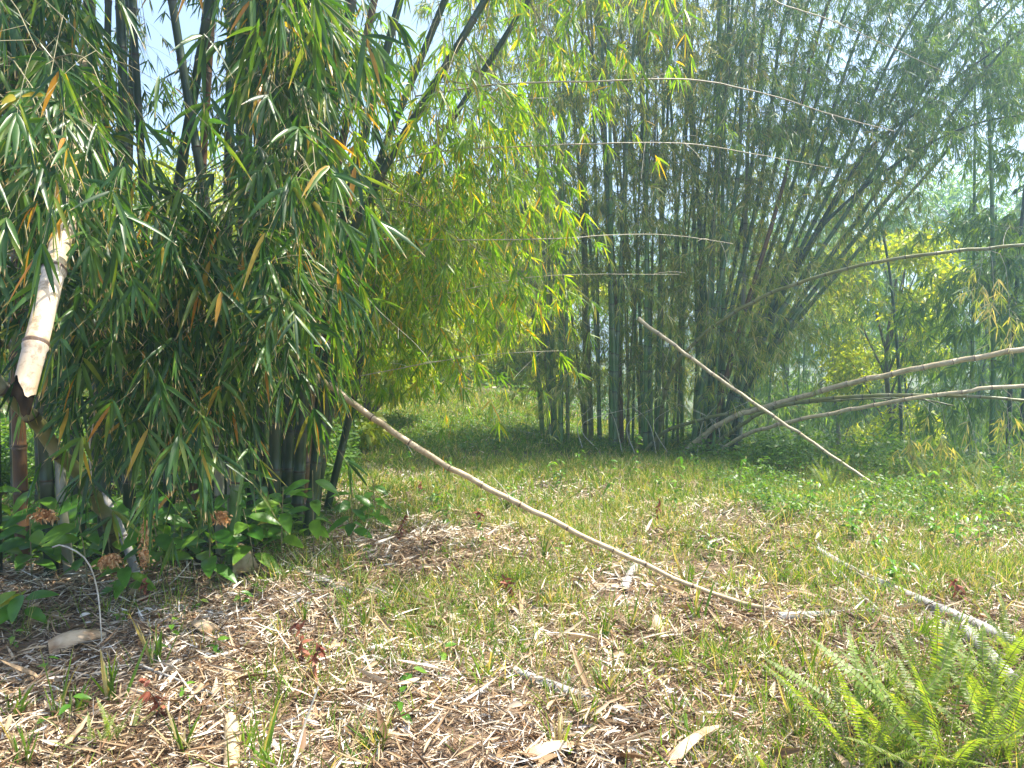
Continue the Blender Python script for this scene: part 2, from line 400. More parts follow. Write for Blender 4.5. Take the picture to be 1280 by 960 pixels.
def tag(o, label=None, cat=None, group=None, kind=None):
    if label: o["label"] = label
    if cat: o["category"] = cat
    if group: o["group"] = group
    if kind: o["kind"] = kind
    return o
def empty(name, loc, label, cat, group=None):
    o = bpy.data.objects.new(name, None); C.objects.link(o)
    o.location = tuple(float(v) for v in loc); o.empty_display_size = 0.2
    return tag(o, label, cat, group)
def copy_thing(root, loc, rz=0, sc=1.0, label=None, group=None):
    r = root.copy(); C.objects.link(r); r.location = tuple(float(v) for v in loc); r.rotation_euler = (0, 0, rz); r.scale = (sc, sc, sc)
    if label: r["label"] = label
    if group: r["group"] = group
    for ch in list(root.children):
        c = ch.copy(); C.objects.link(c); c.parent = r
        for g in list(ch.children):
            d = g.copy(); C.objects.link(d); d.parent = c
    return r

# ------------------------------------------------------------------ the ground
def axis(neg, pos, fine, n):
    t = np.linspace(-1, 1, n)
    g = np.sinh(t * 4.2) / math.sinh(4.2)
    return np.where(g < 0, -g * neg, g * pos) if neg < 0 else np.where(g < 0, g * neg, g * pos)
ax = axis(150, 150, 0, 300); ay = axis(150, 150, 0, 300) + 5
XX, YY = np.meshgrid(ax, ay, indexing='ij')
g = Geo()
V = np.stack([XX, YY, h(XX, YY)], -1).reshape(-1, 3)
g.add(V, grid_quads(1, 300, 300, False), np.zeros(len(V)), np.zeros(len(V)))
ground = g.build("ground", M_ground)
ground["kind"] = "structure"
# haze
def haze_box():
    g = Geo()
    x0, x1, y0, y1, z0, z1 = -160, 160, -150, 162, -6, 16
    v = np.array([[x0, y0, z0], [x1, y0, z0], [x1, y1, z0], [x0, y1, z0], [x0, y0, z1], [x1, y0, z1], [x1, y1, z1], [x0, y1, z1]], float)
    q = np.array([[0, 3, 2, 1], [4, 5, 6, 7], [0, 1, 5, 4], [1, 2, 6, 5], [2, 3, 7, 6], [3, 0, 4, 7]])
    g.add(v, q, np.zeros(8), np.zeros(8))
    m, ns, ln = nodes_of("haze_air")
    ns.remove(ns["Principled BSDF"])
    vol = ns.new("ShaderNodeVolumePrincipled")
    vol.inputs["Color"].default_value = (0.5, 0.76, 1.0, 1)
    vol.inputs["Density"].default_value = HAZE
    vol.inputs["Anisotropy"].default_value = 0.62
    ln.new(vol.outputs[0], ns["Material Output"].inputs["Volume"])
    o = g.build("haze", m, smooth=False); o["kind"] = "stuff"
HAZE = 0.0053
if HAZE > 0: haze_box()

# ------------------------------------------------------------------ near clump on the left
NEAR = []          # (root, path, culm radius)
def bamboo(name, path, r0, r1, mat, label, group, cat="bamboo", k=10, node=0.3):
    base = path[0]
    root = empty(name, base, label, cat, group)
    g = Geo(); culm(g, path, r0, r1, node=node, k=k)
    g.build("culm", mat, root, base)
    return root
left = [  # base px, depth, px@y300, px@y0, material, r
    (-70, 4.6, -60, -80, 'g', .05), (-15, 4.9, -5, -10, 'g', .05), (22, 5.2, 22, 10, 'b', .05), (58, 5.0, 48, 38, 'g', .048), (96, 5.6, 84, 70, 'g', .05),
    (128, 5.2, 120, 112, 'g', .05), (158, 5.8, 160, 150, 'g', .05), (188, 6.0, 182, 165, 'g', .04), (208, 5.9, 214, 262, 'g', .05), (236, 6.3, 248, 266, 'b', .043),
    (276, 6.0, 284, 290, 'g', .048), (297, 5.7, 303, 308, 'g', .05), (318, 6.2, 326, 330, 'g', .048), (338, 5.7, 352, 376, 'g', .052), (352, 6.2, 374, 402, 'g', .05),
    (366, 5.8, 392, 440, 'g', .05), (372, 6.3, 404, 468, 'b', .045), (382, 6.0, 424, 500, 'g', .045), (388, 6.6, 440, 556, 'g', .045), (378, 5.7, 436, 606, 'g', .04),
    (404, 6.8, 480, 660, 'g', .038), (284, 5.1, 322, 352, 'o', .045), (270, 5.3, 262, 215, 'g', .04),
]
def left_path(bx, d, x3, x0, over=1.0):
    b0 = onground(bx, d)
    p3 = P(x3, 300, d - .1); p0 = P(x0, 0, d - .25)
    p15 = P(bx * .45 + x3 * .55, 480, d)
    v = nrm(p0 - p3)
    e1 = p0 + v * 2.2 + np.array([0.1, -0.2, 0.0]); e2 = e1 + v * 2.0 * over + np.array([0.5 * np.sign(x0 - 250), -0.9, -0.7])
    return curve([b0, p15, p3, p0, e1, e2], 46)
nlean = nup = -1
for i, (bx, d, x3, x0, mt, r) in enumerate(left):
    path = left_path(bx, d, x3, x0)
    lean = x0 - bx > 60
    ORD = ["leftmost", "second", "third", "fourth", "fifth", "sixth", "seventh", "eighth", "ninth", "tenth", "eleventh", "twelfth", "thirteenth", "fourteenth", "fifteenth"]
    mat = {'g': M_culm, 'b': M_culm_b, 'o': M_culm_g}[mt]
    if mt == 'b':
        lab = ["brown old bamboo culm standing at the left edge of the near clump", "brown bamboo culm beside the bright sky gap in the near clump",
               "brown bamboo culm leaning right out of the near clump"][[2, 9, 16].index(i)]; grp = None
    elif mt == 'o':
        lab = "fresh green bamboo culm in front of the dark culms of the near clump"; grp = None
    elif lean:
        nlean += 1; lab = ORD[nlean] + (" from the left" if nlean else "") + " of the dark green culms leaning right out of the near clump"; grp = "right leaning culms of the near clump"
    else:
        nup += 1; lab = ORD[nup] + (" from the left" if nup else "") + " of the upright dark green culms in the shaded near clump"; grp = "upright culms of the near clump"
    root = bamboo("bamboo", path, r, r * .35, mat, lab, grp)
    NEAR.append((root, path, r))
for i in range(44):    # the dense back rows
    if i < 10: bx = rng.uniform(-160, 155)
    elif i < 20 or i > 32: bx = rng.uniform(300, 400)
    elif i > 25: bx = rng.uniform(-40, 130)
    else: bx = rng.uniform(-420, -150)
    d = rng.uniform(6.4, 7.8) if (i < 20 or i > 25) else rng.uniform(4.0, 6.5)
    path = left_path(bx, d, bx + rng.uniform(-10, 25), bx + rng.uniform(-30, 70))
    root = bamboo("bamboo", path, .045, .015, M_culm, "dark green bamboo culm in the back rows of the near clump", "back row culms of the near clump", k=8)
    NEAR.append((root, path, .045))

def attach(tip, zmin=0.4, zup=(0.1, 0.9), pool=None, maxd=9):
    """nearest culm point a little above the tip"""
    best = None
    for root, path, r in (pool or NEAR):
        dz = path[:, 2] - tip[2]
        hd = np.hypot(path[:, 0] - tip[0], path[:, 1] - tip[1])
        cost = hd + np.abs(dz - rng.uniform(*zup)) * 0.8 + rng.random() * .5
        k = int(np.argmin(cost))
        if best is None or cost[k] < best[0]: best = (cost[k], root, path[k], path)
    return best[1], best[2]
def add_branch(root, bpth, leafmat, twigmat=None, rb=.006, **kw):
    base = np.array(root.location)
    gt, gl = Geo(), Geo()
    branch_foliage(gt, gl, bpth, rb=rb, **kw)
    o = gt.build("branch", twigmat or M_twig, root, base)
    gl.build("leaves", leafmat, o, base)
    return o
def region(n, poly_x, poly_y, dr, leafmat, lift=(.1, .35), zup=(.2, 1.0), pool=None, **kw):
    for _ in range(n):
        px = rng.uniform(*poly_x)
        y0 = np.interp(px, *zip(*poly_y[0])); y1 = np.interp(px, *zip(*poly_y[1]))
        py = rng.uniform(y0, y1); d = rng.uniform(*dr)
        tip = P(px, py, d)
        root, a = attach(tip, zup=zup, pool=pool)
        add_branch(root, arch(a, tip, rng.uniform(*lift)), leafmat, **kw)
# hanging foliage in front of the near clump
LP = [q for q in NEAR if q[1][20, 0] < X(175, 5.5)]
RP = [q for q in NEAR if q[1][20, 0] > X(270, 5.5)]
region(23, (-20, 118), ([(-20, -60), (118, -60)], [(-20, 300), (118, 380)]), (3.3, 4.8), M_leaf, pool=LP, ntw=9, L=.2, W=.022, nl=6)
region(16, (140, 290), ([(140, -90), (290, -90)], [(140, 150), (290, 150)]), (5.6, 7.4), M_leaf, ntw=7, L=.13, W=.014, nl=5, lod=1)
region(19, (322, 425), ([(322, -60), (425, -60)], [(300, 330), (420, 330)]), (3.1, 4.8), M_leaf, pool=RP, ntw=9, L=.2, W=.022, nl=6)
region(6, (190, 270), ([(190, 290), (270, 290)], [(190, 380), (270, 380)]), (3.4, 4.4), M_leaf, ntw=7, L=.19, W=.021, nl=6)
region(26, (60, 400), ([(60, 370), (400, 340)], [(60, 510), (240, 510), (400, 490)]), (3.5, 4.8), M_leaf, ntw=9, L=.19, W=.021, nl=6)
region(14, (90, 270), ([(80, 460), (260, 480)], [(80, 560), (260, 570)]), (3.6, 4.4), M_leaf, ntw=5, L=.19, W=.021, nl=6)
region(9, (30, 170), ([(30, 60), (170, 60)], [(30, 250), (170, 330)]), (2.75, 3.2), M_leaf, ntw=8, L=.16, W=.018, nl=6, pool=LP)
# inside of the clump
region(22, (-60, 112), ([(-60, -100), (112, -100)], [(-60, 480), (112, 480)]), (4.8, 6.6), M_leaf, pool=LP, ntw=11, L=.17, W=.02, nl=6, lod=1)
region(19, (325, 440), ([(325, -100), (430, -100)], [(310, 480), (430, 480)]), (4.8, 6.6), M_leaf, pool=RP, ntw=11, L=.17, W=.02, nl=6, lod=1)
# the overhang to the right, backlight painted into its leaf colour
OV = dict(L=.135, W=.0145, nl=6, lod=1, pool=RP)
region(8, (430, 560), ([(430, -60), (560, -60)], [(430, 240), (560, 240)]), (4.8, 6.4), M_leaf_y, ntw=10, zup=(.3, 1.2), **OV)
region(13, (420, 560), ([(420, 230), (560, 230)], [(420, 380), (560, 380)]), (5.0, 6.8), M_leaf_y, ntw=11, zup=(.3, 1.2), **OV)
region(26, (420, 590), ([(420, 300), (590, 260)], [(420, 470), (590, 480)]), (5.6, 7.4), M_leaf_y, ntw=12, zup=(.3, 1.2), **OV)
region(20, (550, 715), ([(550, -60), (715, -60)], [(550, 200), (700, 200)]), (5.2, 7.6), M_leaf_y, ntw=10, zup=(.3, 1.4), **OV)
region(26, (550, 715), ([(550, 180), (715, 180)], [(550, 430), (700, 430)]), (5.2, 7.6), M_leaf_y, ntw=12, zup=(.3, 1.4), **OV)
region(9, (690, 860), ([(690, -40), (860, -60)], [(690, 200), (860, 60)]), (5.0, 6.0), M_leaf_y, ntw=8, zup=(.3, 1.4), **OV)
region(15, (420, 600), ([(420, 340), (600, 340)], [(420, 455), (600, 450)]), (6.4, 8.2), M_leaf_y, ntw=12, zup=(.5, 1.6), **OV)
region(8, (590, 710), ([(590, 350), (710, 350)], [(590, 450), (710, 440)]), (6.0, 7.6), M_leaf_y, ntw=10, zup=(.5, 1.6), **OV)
# crown of the near clump above the picture
region(95, (-350, 420), ([(-350, -700), (420, -600)], [(-350, -120), (120, -150), (200, -330), (300, -330), (330, -150), (420, -150)]), (3.6, 7.5), M_leaf, ntw=12, L=.2, W=.024, nl=6, lod=2, zup=(0, .6))

# ------------------------------------------------------------------ the upright clump in the middle
MID = []
def mid_foliage(root, path, n, z0, z1, mat=M_leaf_mid, blen=(.5, 1.3), ntw=9, L=.15, W=.018, nl=5, lod=2, bias=(0, -.3, 0), down=.5, name="foliage"):
    gt = Geo(); base = np.array(root.location)
    kk = np.where((path[:, 2] > z0) & (path[:, 2] < z1))[0]
    if len(kk) == 0: return
    for _ in range(n):
        a = path[rng.choice(kk)]
        dr = nrm(rv(1, .25)[0] + np.array(bias)); Lb = rng.uniform(*blen)
        tip = a + dr * Lb + np.array([0, 0, -0.25 * Lb])
        bp = arch(a, tip, .25, 5)
        branch_foliage(gt, gt_l := gt, bp, ntw=ntw, twl=.28, fans=2, nl=nl, L=L, W=W, lod=lod, rb=.004, mi_l=1, down=down, rtw=.0015)
    gt.build(name, [M_twig, mat], root, base)
for i in range(40):
    bx = rng.choice([700, 735, 760, 790, 825, 860, 890]) + rng.normal() * 11; d = rng.uniform(11.0, 12.6)
    lean = rng.normal() * 30 - 12 + (bx - 790) * .25
    b0 = onground(bx, d)
    p1 = P(bx + lean * .15, 400, d + rng.uniform(-.1, .1)); p2 = P(bx + lean * .5, 180, d + rng.uniform(-.3, .3)); p3 = P(bx + lean, -20, d + rng.uniform(-.5, .5))
    e = p3 + (p3 - p2) * .9 + np.array([rng.uniform(-.5, .5), rng.uniform(-.8, .3), -.3])
    path = curve([b0, p1, p2, p3, e], 34)
    q = rng.random()
    mt = M_culm_w if (q < .12) else M_culm_b if q < .17 else M_culm_g if q < .62 else M_culm_o if q < .68 else M_culm_m
    lab, grp = {M_culm_w.name: ("pale grey bamboo culm standing in the upright clump behind the clearing", "pale culms of the middle clump"),
           M_culm_b.name: ("brown bamboo culm standing in the upright clump behind the clearing", "brown culms of the middle clump"),
           M_culm_g.name: ("fresh green bamboo culm standing in the upright clump behind the clearing", "fresh green culms of the middle clump"),
           M_culm_o.name: ("olive yellow bamboo culm standing in the upright clump behind the clearing", "olive culms of the middle clump"),
           M_culm_m.name: ("dark green bamboo culm standing in the upright clump behind the clearing", "dark culms of the middle clump")}[mt.name]
    root = bamboo("bamboo", path, rng.uniform(.03, .045), .014, mt, lab, grp, k=7)
    mid_foliage(root, path, 7, .9, 4.6, L=.14, W=.013, name="lower_foliage")
    mid_foliage(root, path, 9, 4.4, 10.0, blen=(.6, 1.6), L=.18)
    MID.append((root, path, .04))
for i in range(20):
    bx = rng.uniform(700, 900); d = rng.uniform(10.8, 12.2); lean = rng.normal() * 35 + (bx - 790) * .4
    b0 = onground(bx, d)
    path = curve([b0, P(bx + lean * .2, 380, d), P(bx + lean * .6, 170, d), P(bx + lean * 1.1, -10, d), P(bx + lean * 1.4, -110, d)], 28)
    root = bamboo("bamboo", path, rng.uniform(.016, .024), .008, M_culm_o if i % 2 else M_culm_g, "slender young bamboo culm between the thick ones of the upright middle clump", "slender culms of the middle clump", k=6)
    mid_foliage(root, path, 5, 2.0, 8.0, L=.14, W=.013)
fan = [(935, 10.8), (960, 11.5), (985, 11.2), (1010, 11.8), (1035, 11.0), (1060, 11.6), (1090, 11.2), (1120, 12), (1150, 11), (1185, 11.5), (1228, 10.8), (1262, 11.4), (1300, 11), (1345, 11.6)]
for i, (tx, d) in enumerate(fan):
    f = i / 13
    bx = 868 + 45 * f + rng.uniform(-6, 6)
    b0 = onground(bx, d + .1)
    p1 = P(bx + 20 + 36 * f, 440, d + .05)
    p2 = P(bx + 40 + (tx - bx) * (.45 + .02 * f) - 15, 230 + 10 * f, d); p3 = P(tx, 0 + 15 * f, d - .4)
    e = p3 + nrm(p3 - p2) * (2.2 - .6 * f) + np.array([.4, -.3, -.35 - .5 * f])
    path = curve([b0, p1, p2, p3, e], 34)
    lab = "reddish brown bamboo culm leaning right in the fan of culms" if i == 4 else ORD[i] + (" from the left" if i else "") + " of the culms fanning right behind the clearing"
    root = bamboo("bamboo", path, .045, .014, M_culm_b if i == 4 else M_culm_m, lab, None if i == 4 else "right leaning fan of culms", k=7)
    mid_foliage(root, path, 9, 1.6, 5.2, mat=M_leaf_mid, blen=(.4, 1.1), L=.14, W=.014, name="lower_foliage")
    mid_foliage(root, path, 30, 4.6, 12, mat=M_leaf_far, blen=(.5, 1.9), L=.135, W=.014)
# lowest arching culm of the fan
path = curve([onground(918, 11), P(935, 470, 11), P(1000, 323, 10.9), P(1060, 251, 10.8), P(1150, 186, 10.6), P(1232, 151, 10.4), P(1330, 140, 10.2)], 34)
root = bamboo("bamboo", path, .042, .012, M_culm, "dark bamboo culm bending lowest and farthest right of the fan", None, k=8)
mid_foliage(root, path, 9, 3.2, 9, mat=M_leaf_far, L=.13, W=.014)
path = curve([onground(912, 11.3), P(930, 470, 11.3), P(995, 335, 11.2), P(1081, 193, 11), P(1160, 131, 10.8), P(1201, 93, 10.7), P(1300, 25, 10.5)], 34)
root = bamboo("bamboo", path, .045, .014, M_culm, "dark bamboo culm of the fan crossing just above the lowest one", None, k=8)
mid_foliage(root, path, 10, 4.0, 9, mat=M_leaf_far, L=.14, W=.014)

# ------------------------------------------------------------------ far bamboos, shared prototypes
def proto_bamboo(H, lean, nb, L, mat, cm):
    path = curve([[0, 0, -.1], [lean * .05, 0, H * .3], [lean * .3, 0.05, H * .65], [lean * .8, .1, H * .9], [lean * 1.4, .1, H]], 26)
    root = empty("bamboo", (0, 0, 0), "bamboo", "bamboo")
    g = Geo(); culm(g, path, .045, .012, k=6, node=.45); g.build("culm", cm, root)
    gt = Geo()
    kk = np.where(path[:, 2] > H * .12)[0]
    for _ in range(nb):
        a = path[rng.choice(kk)]; Lb = rng.uniform(.5, 1.5)
        tip = a + nrm(rv(1, .2)[0] + np.array([.1, 0, 0])) * Lb + np.array([0, 0, -.3 * Lb])
        branch_foliage(gt, gt, arch(a, tip, .25, 4), ntw=9, twl=.3, fans=2, nl=5, L=L, W=L * .14, lod=2, rb=.004, mi_l=1, rtw=.002)
    gt.build("foliage", [M_twig, mat], root)
    return root
protos = [proto_bamboo(8.5, 1.5, 34, .2, M_leaf_far, M_culm), proto_bamboo(7.5, 2.6, 30, .2, M_leaf_far, M_culm), proto_bamboo(9.5, .8, 36, .21, M_leaf_far, M_culm_g)]
used = [False] * 3
def put_far(x, y, rz, sc, label, group, k=None):
    k = rng.integers(0, 3) if k is None else k
    loc = (x, y, float(h(x, y)))
    if not used[k]:
        used[k] = True; r = protos[k]; r.location = loc; r.rotation_euler = (0, 0, rz); r.scale = (sc,) * 3
        r["label"] = label; r["group"] = group
        return r
    return copy_thing(protos[k], loc, rz, sc, label, group)
for i in range(50):      # the hazy thicket on the right
    d = rng.uniform(16, 30); px = rng.uniform(930, 1400)
    if 1005 < px < 1075 and d < 24: continue
    if 1040 < px < 1180 and d < 19: continue
    put_far(X(px, d), d, rng.uniform(0, 6.28), rng.uniform(.75, 1.1), "hazy green bamboo in the thicket below the right edge of the clearing", "bamboos of the hazy right thicket")
for q, (px, d, rz) in enumerate(((1130, 14, 2), (1215, 12.5, 1), (1243, 11.0, 2.9), (1262, 11.3, .4), (1278, 10.9, .3), (1305, 11.5, 0))):
    put_far(X(px, d), d, rz, .95, ORD[q] + (" from the left" if q else "") + " of the dark culms behind the ferny rim at the right", "nearer culms at the right edge")
for i in range(9):      # behind the middle clump
    d = rng.uniform(19, 25); px = rng.uniform(690, 960)
    put_far(X(px, d), d, rng.uniform(0, 6.28), rng.uniform(.85, 1.1), "bamboo half hidden behind the upright middle clump", "bamboos behind the middle clump")

# ------------------------------------------------------------------ sunlit trees and bushes behind the path
def leafy_tree(name, x, y, H, Rr, mat, n, label, cat, group=None, low=0.1, Ls=.12, flat=1.0, trunk=.09):
    z = float(h(x, y)); base = np.array([x, y, z - .1])
    root = empty(name, base, label, cat, group)
    gt, gl = Geo(), Geo()
    tr = curve([base, base + [.1, 0, H * .3], base + [-.05, .05, H * .6], base + [0.1, 0, H * .85]], 12)
    tubes(gt, tr, np.linspace(trunk, trunk * .25, 12), 7)
    nl_ = 16
    ctrs = []
    for i in range(nl_):
        a = rng.uniform(0, 6.28); zz = H * rng.uniform(max(low, .05), .95)
        rr = Rr * math.sqrt(max(0.05, 1 - ((zz / H - .5) / .55) ** 2)) * rng.uniform(.45, 1)
        c = base + np.array([math.cos(a) * rr, math.sin(a) * rr, zz])
        k = int(np.clip(zz / H * 11 - 2, 0, 11))
        tubes(gt, arch(tr[k], c, .1, 6), np.linspace(trunk * .35, trunk * .08, 6), 4)
        ctrs.append(c)
    ctrs = np.array(ctrs)
    w = rng.integers(0, nl_, n)
    rad = Rr * rng.uniform(.28, .5, nl_)
    pos = ctrs[w] + rv(n) * (rad[w] * rng.random(n) ** .45)[:, None] * np.array([1, 1, .8 * flat])
    D = rv(n, .6) + np.array([0, 0, -.45])
    leaves(gl, pos, D, rv(n) + np.array([0, 0, .8]), Ls * (.6 + .8 * rng.random(n)), Ls * .38 * (.7 + .6 * rng.random(n)), rng.random(n), 2)
    gt.build("trunk", M_bark, root, base); gl.build("crown", mat, root, base)
    return root
def at_x(px, d): return X(px, d)
bushes = [(150, 18, 5.0, 2.4), (215, 15, 4.0, 2.0), (60, 17, 5, 2.4), (290, 19, 5.5, 2.5), (360, 21, 6, 2.6), (420, 17, 4.6, 2.1), (470, 22, 6, 2.6), (515, 26, 7, 2.8), (575, 31, 7, 3), (640, 27, 6.5, 2.6), (672, 19, 5, 1.7), (600, 24, 6, 2.0), (655, 19, 4.6, 1.2), (455, 13, 3.8, 1.3), (405, 10.6, 3.0, 1.0), (525, 21, 5, 1.8), (620, 36, 9, 3.5), (540, 38, 9, 3.5), (440, 32, 8, 3.2), (-60, 18, 6, 2.6)]
for i, (px, d, H, Rr) in enumerate(bushes):
    leafy_tree("tree", at_x(px, d), d, H, Rr, M_leaf_bush, 6500, "yellow green sunlit leafy tree behind the grassy path and the near clump", "tree", "sunlit trees behind the path", low=.02, Ls=.17)
leafy_tree("bush", at_x(1112, 15.5), 15.5, 6.6, 1.5, M_leaf_bush, 8000, "rounded bush with a bright yellow green sunlit top right of the fan of culms", "bush", low=.35, Ls=.13)
leafy_tree("tree", at_x(1046, 22), 22, 6.5, 1.2, M_leaf_bush, 5000, "yellow green tree glowing in the gap left of the hazy thicket", "tree", low=.1, Ls=.13)
for i, (px, d, H, Rr) in enumerate([(980, 30, 12, 4.5), (1120, 33, 12.5, 5), (1260, 31, 12, 5), (1400, 30, 11, 5), (840, 34, 12, 5), (730, 36, 11, 4.5)]):
    leafy_tree("tree", at_x(px, d), d, H, Rr, M_leaf_tree, 9000, "tall hazy tree standing far behind the bamboo thicket", "tree", "tall trees behind the thicket", low=.05, Ls=.22, trunk=.16)

# ------------------------------------------------------------------ single poles, arching stems and whips
def pole(name, ctrl, r0, r1, mat, label, n=40, k=12, node=.28, cat="bamboo pole", group=None, twigs=0, foliage=0):
    path = curve(ctrl, n)
    if n >= 30: path[1:-1] += rng.normal(size=(n - 2, 3)) * min(.007, r0 * .2)
    root = empty(name, path[0], label, cat, group)
    g = Geo(); culm(g, path, r0, r1, node=node, k=k, bulge=1.12); g.build("culm", mat, root, path[0])
    for i in range(twigs):
        g = Geo()
        a = path[rng.integers(3, n - 1)]
        dd = nrm(rv(1)[0] + np.array([0, 0, -.2])); L = rng.uniform(.08, .35)
        tubes(g, arch(a, a + dd * L, .1, 5), np.linspace(min(.003, r1), .001, 5), 4)
        g.build("side_twig", M_twigp, root, path[0])
    return root, path
pole("fallen_bamboo", [P(395, 470, 5.3), P(530, 565, 5.0), P(700, 655, 4.75), P(880, 737, 4.5), gp(1010, 777, .02)], .025, .012, M_tan,
     "long dry tan bamboo pole slanting down from the near clump to the ground", twigs=5)
pole("leaning_bamboo", [P(798, 398, 9.6), P(860, 445, 9.2), P(940, 502, 8.8), P(1040, 570, 8.3), gp(1112, 620, .0)], .026, .015, M_pinkgrey,
     "straight brown bamboo pole leaning across the arching culms", twigs=4)
g = Geo()
r5, pth = pole("arching_bamboo", [onground(842, 10.9), P(900, 530, 10.4), P(960, 508, 10), P(1080, 475, 9.2), P(1190, 452, 8.6), P(1300, 434, 8.2), P(1420, 420, 7.8)], .04, .03, M_pinkgrey,
     "thick beige bamboo culm bent low over the right slope", twigs=10, cat="bamboo")
r6, p6 = pole("arching_bamboo", [onground(878, 10.6), P(930, 545, 10), P(1000, 525, 9.4), P(1100, 505, 8.8), P(1200, 490, 8.3), P(1300, 480, 8), P(1400, 474, 7.8)], .028, .021, M_pinkgrey,
     "thinner beige bamboo culm bent low, under the thick one", twigs=8, cat="bamboo")
r7, p7 = pole("arching_bamboo", [onground(866, 10.8), P(920, 535, 10.3), P(975, 508, 9.8), P(1060, 496, 9.1), P(1150, 494, 8.6), P(1240, 497, 8.3), P(1330, 506, 8.1)], .03, .016, M_culm_o,
     "green yellow bamboo culm bent between the two beige ones", twigs=6, cat="bamboo")
r8, p8 = pole("arching_bamboo", [onground(800, 11.0), P(830, 540, 10.8), P(880, 524, 10.5), P(935, 512, 10.2), P(1000, 503, 9.8), P(1130, 498, 9.2), P(1200, 508, 8.9)], .03, .01, M_culm_o,
     "slim olive bamboo stem bent low at the foot of the middle clump", cat="bamboo")
r9, p9 = pole("arching_bamboo", [onground(820, 11.2), P(835, 480, 10.6), P(872, 424, 10.2), P(960, 368, 9.6), P(1080, 331, 9), P(1200, 313, 8.6), P(1300, 307, 8.3), P(1400, 312, 8)], .03, .018, M_culm_o,
     "olive green bamboo culm arching highest over the right slope", twigs=6, cat="bamboo")
def dangling(root, path, n, x0, mat=M_leaf_mid):
    base = np.array(root.location)
    kk = np.where(path[:, 0] > x0)[0]
    for _ in range(n):
        a = path[rng.choice(kk)]
        L = rng.uniform(.4, 1.1)
        bp = curve([a, a + [rng.uniform(.02, .2), -.05, -.15 * L], a + [rng.uniform(.05, .35), -.1, -L]], 8)
        gt, gl = Geo(), Geo()
        branch_foliage(gt, gl, bp, ntw=7, twl=.16, fans=2, nl=4, L=.13, W=.014, lod=1, rb=.004, down=.7, rshift=.35, u0=.3)
        o = gt.build("branch", M_twigp, root, base); gl.build("leaves", mat, o, base)
dangling(r6, p6, 7, 4.4); dangling(r7, p7, 5, 4.6); dangling(r9, p9, 6, 4.2)

whips = [([P(520, 120, 6.0), P(620, 106, 5.6), P(740, 102, 5.5), P(860, 99, 5.6), P(960, 118, 5.8), P(1045, 145, 6.1), P(1125, 166, 6.4)], .012, .004, "topmost long bare bamboo whip crossing the picture centre"),
         ([P(430, 240, 6.0), P(480, 208, 5.8), P(545, 190, 5.6), P(700, 181, 5.5), P(850, 179, 5.7), P(940, 192, 5.9), P(1038, 210, 6.2)], .011, .003, "second long bare bamboo whip, below the topmost one"),
         ([P(380, 300, 5.8), P(480, 299, 5.5), P(600, 300, 5.4), P(700, 298, 5.5), P(760, 294, 5.6), P(840, 294, 5.8), P(925, 306, 6)], .009, .003, "third long bare bamboo whip, at the height of the yellow leaves"),
         ([P(500, 380, 5.9), P(580, 362, 5.7), P(660, 347, 5.7), P(740, 343, 5.8), P(850, 343, 6)], .006, .002, "faint thin bamboo whip under the third one"),
         ([P(450, 470, 5.5), P(530, 455, 5.4), P(600, 444, 5.4), P(660, 440, 5.5), P(712, 438, 5.7)], .006, .002, "lowest thin bamboo whip above the path"),
         ([P(940, -20, 7.2), P(975, 4, 7.0), P(1035, 24, 7.0), P(1100, 53, 7.2), P(1185, 92, 7.4)], .010, .003, "pale bamboo whip sloping down in the upper right"),
         ([P(684, -40, 4.9), P(685, 60, 4.9), P(687, 130, 4.9), P(689, 205, 5.0)], .005, .002, "pale bamboo whip hanging straight down at the picture centre"),
         ([P(400, 340, 4.6), P(440, 350, 4.5), P(470, 385, 4.5), P(520, 430, 4.5)], .004, .002, "short pale bamboo whip drooping at the edge of the near clump")]
for c, a, b_, lab in whips:
    pole("bamboo_whip", c, a * .62, b_ * .7, M_whip, lab, k=6, node=.22, twigs=5, cat="bamboo whip")
# pale broken culm hanging in the near clump
ctrl = [P(30, 488, 2.52), P(50, 410, 2.62), P(72, 320, 2.85), P(92, 225, 3.4), P(106, 110, 4.4), P(112, -30, 5.6)]
path = curve(ctrl, 40)
root = empty("broken_bamboo", path[0], "thick pale broken bamboo culm hanging in front of the near clump", "broken bamboo")
tl = nrm(path[0] - path[1])
g = Geo(); culm(g, path, .038, .036, node=.34, k=24, caps=False, off=.17); ob = g.build("culm", M_broken, root, path[0])
def tear(ob, k, last, amp, r):
    me = ob.data; n = len(me.vertices); co = np.empty(n * 3); me.vertices.foreach_get("co", co); co = co.reshape(-1, 3)
    sl = slice(-k, None) if last else slice(0, k)
    rg = co[sl].copy(); xx = (rg[:, 0] - rg[:, 0].mean()) / r
    rg += tl * (.045 * xx + .02 + amp * np.sin(np.arange(k) * 4.7) + amp * np.sin(np.arange(k) * 2.1) - .012 * np.cos(np.arange(k) * .8))[:, None]
    co[sl] = rg; me.vertices.foreach_set("co", co.ravel()); me.update()
tear(ob, 24, False, .003, .042)
g = Geo()
tubes(g, np.array([path[0] - tl * .10, path[0] - tl * .05, path[0] + tl * .03]), np.array([.001, .032, .0345]), 24); oi = g.build("hollow_end_shade", M_hollow_shade, root, path[0])  # dark cone gives the broken end its inner shade by colour
tear(oi, 24, True, .004, .042)
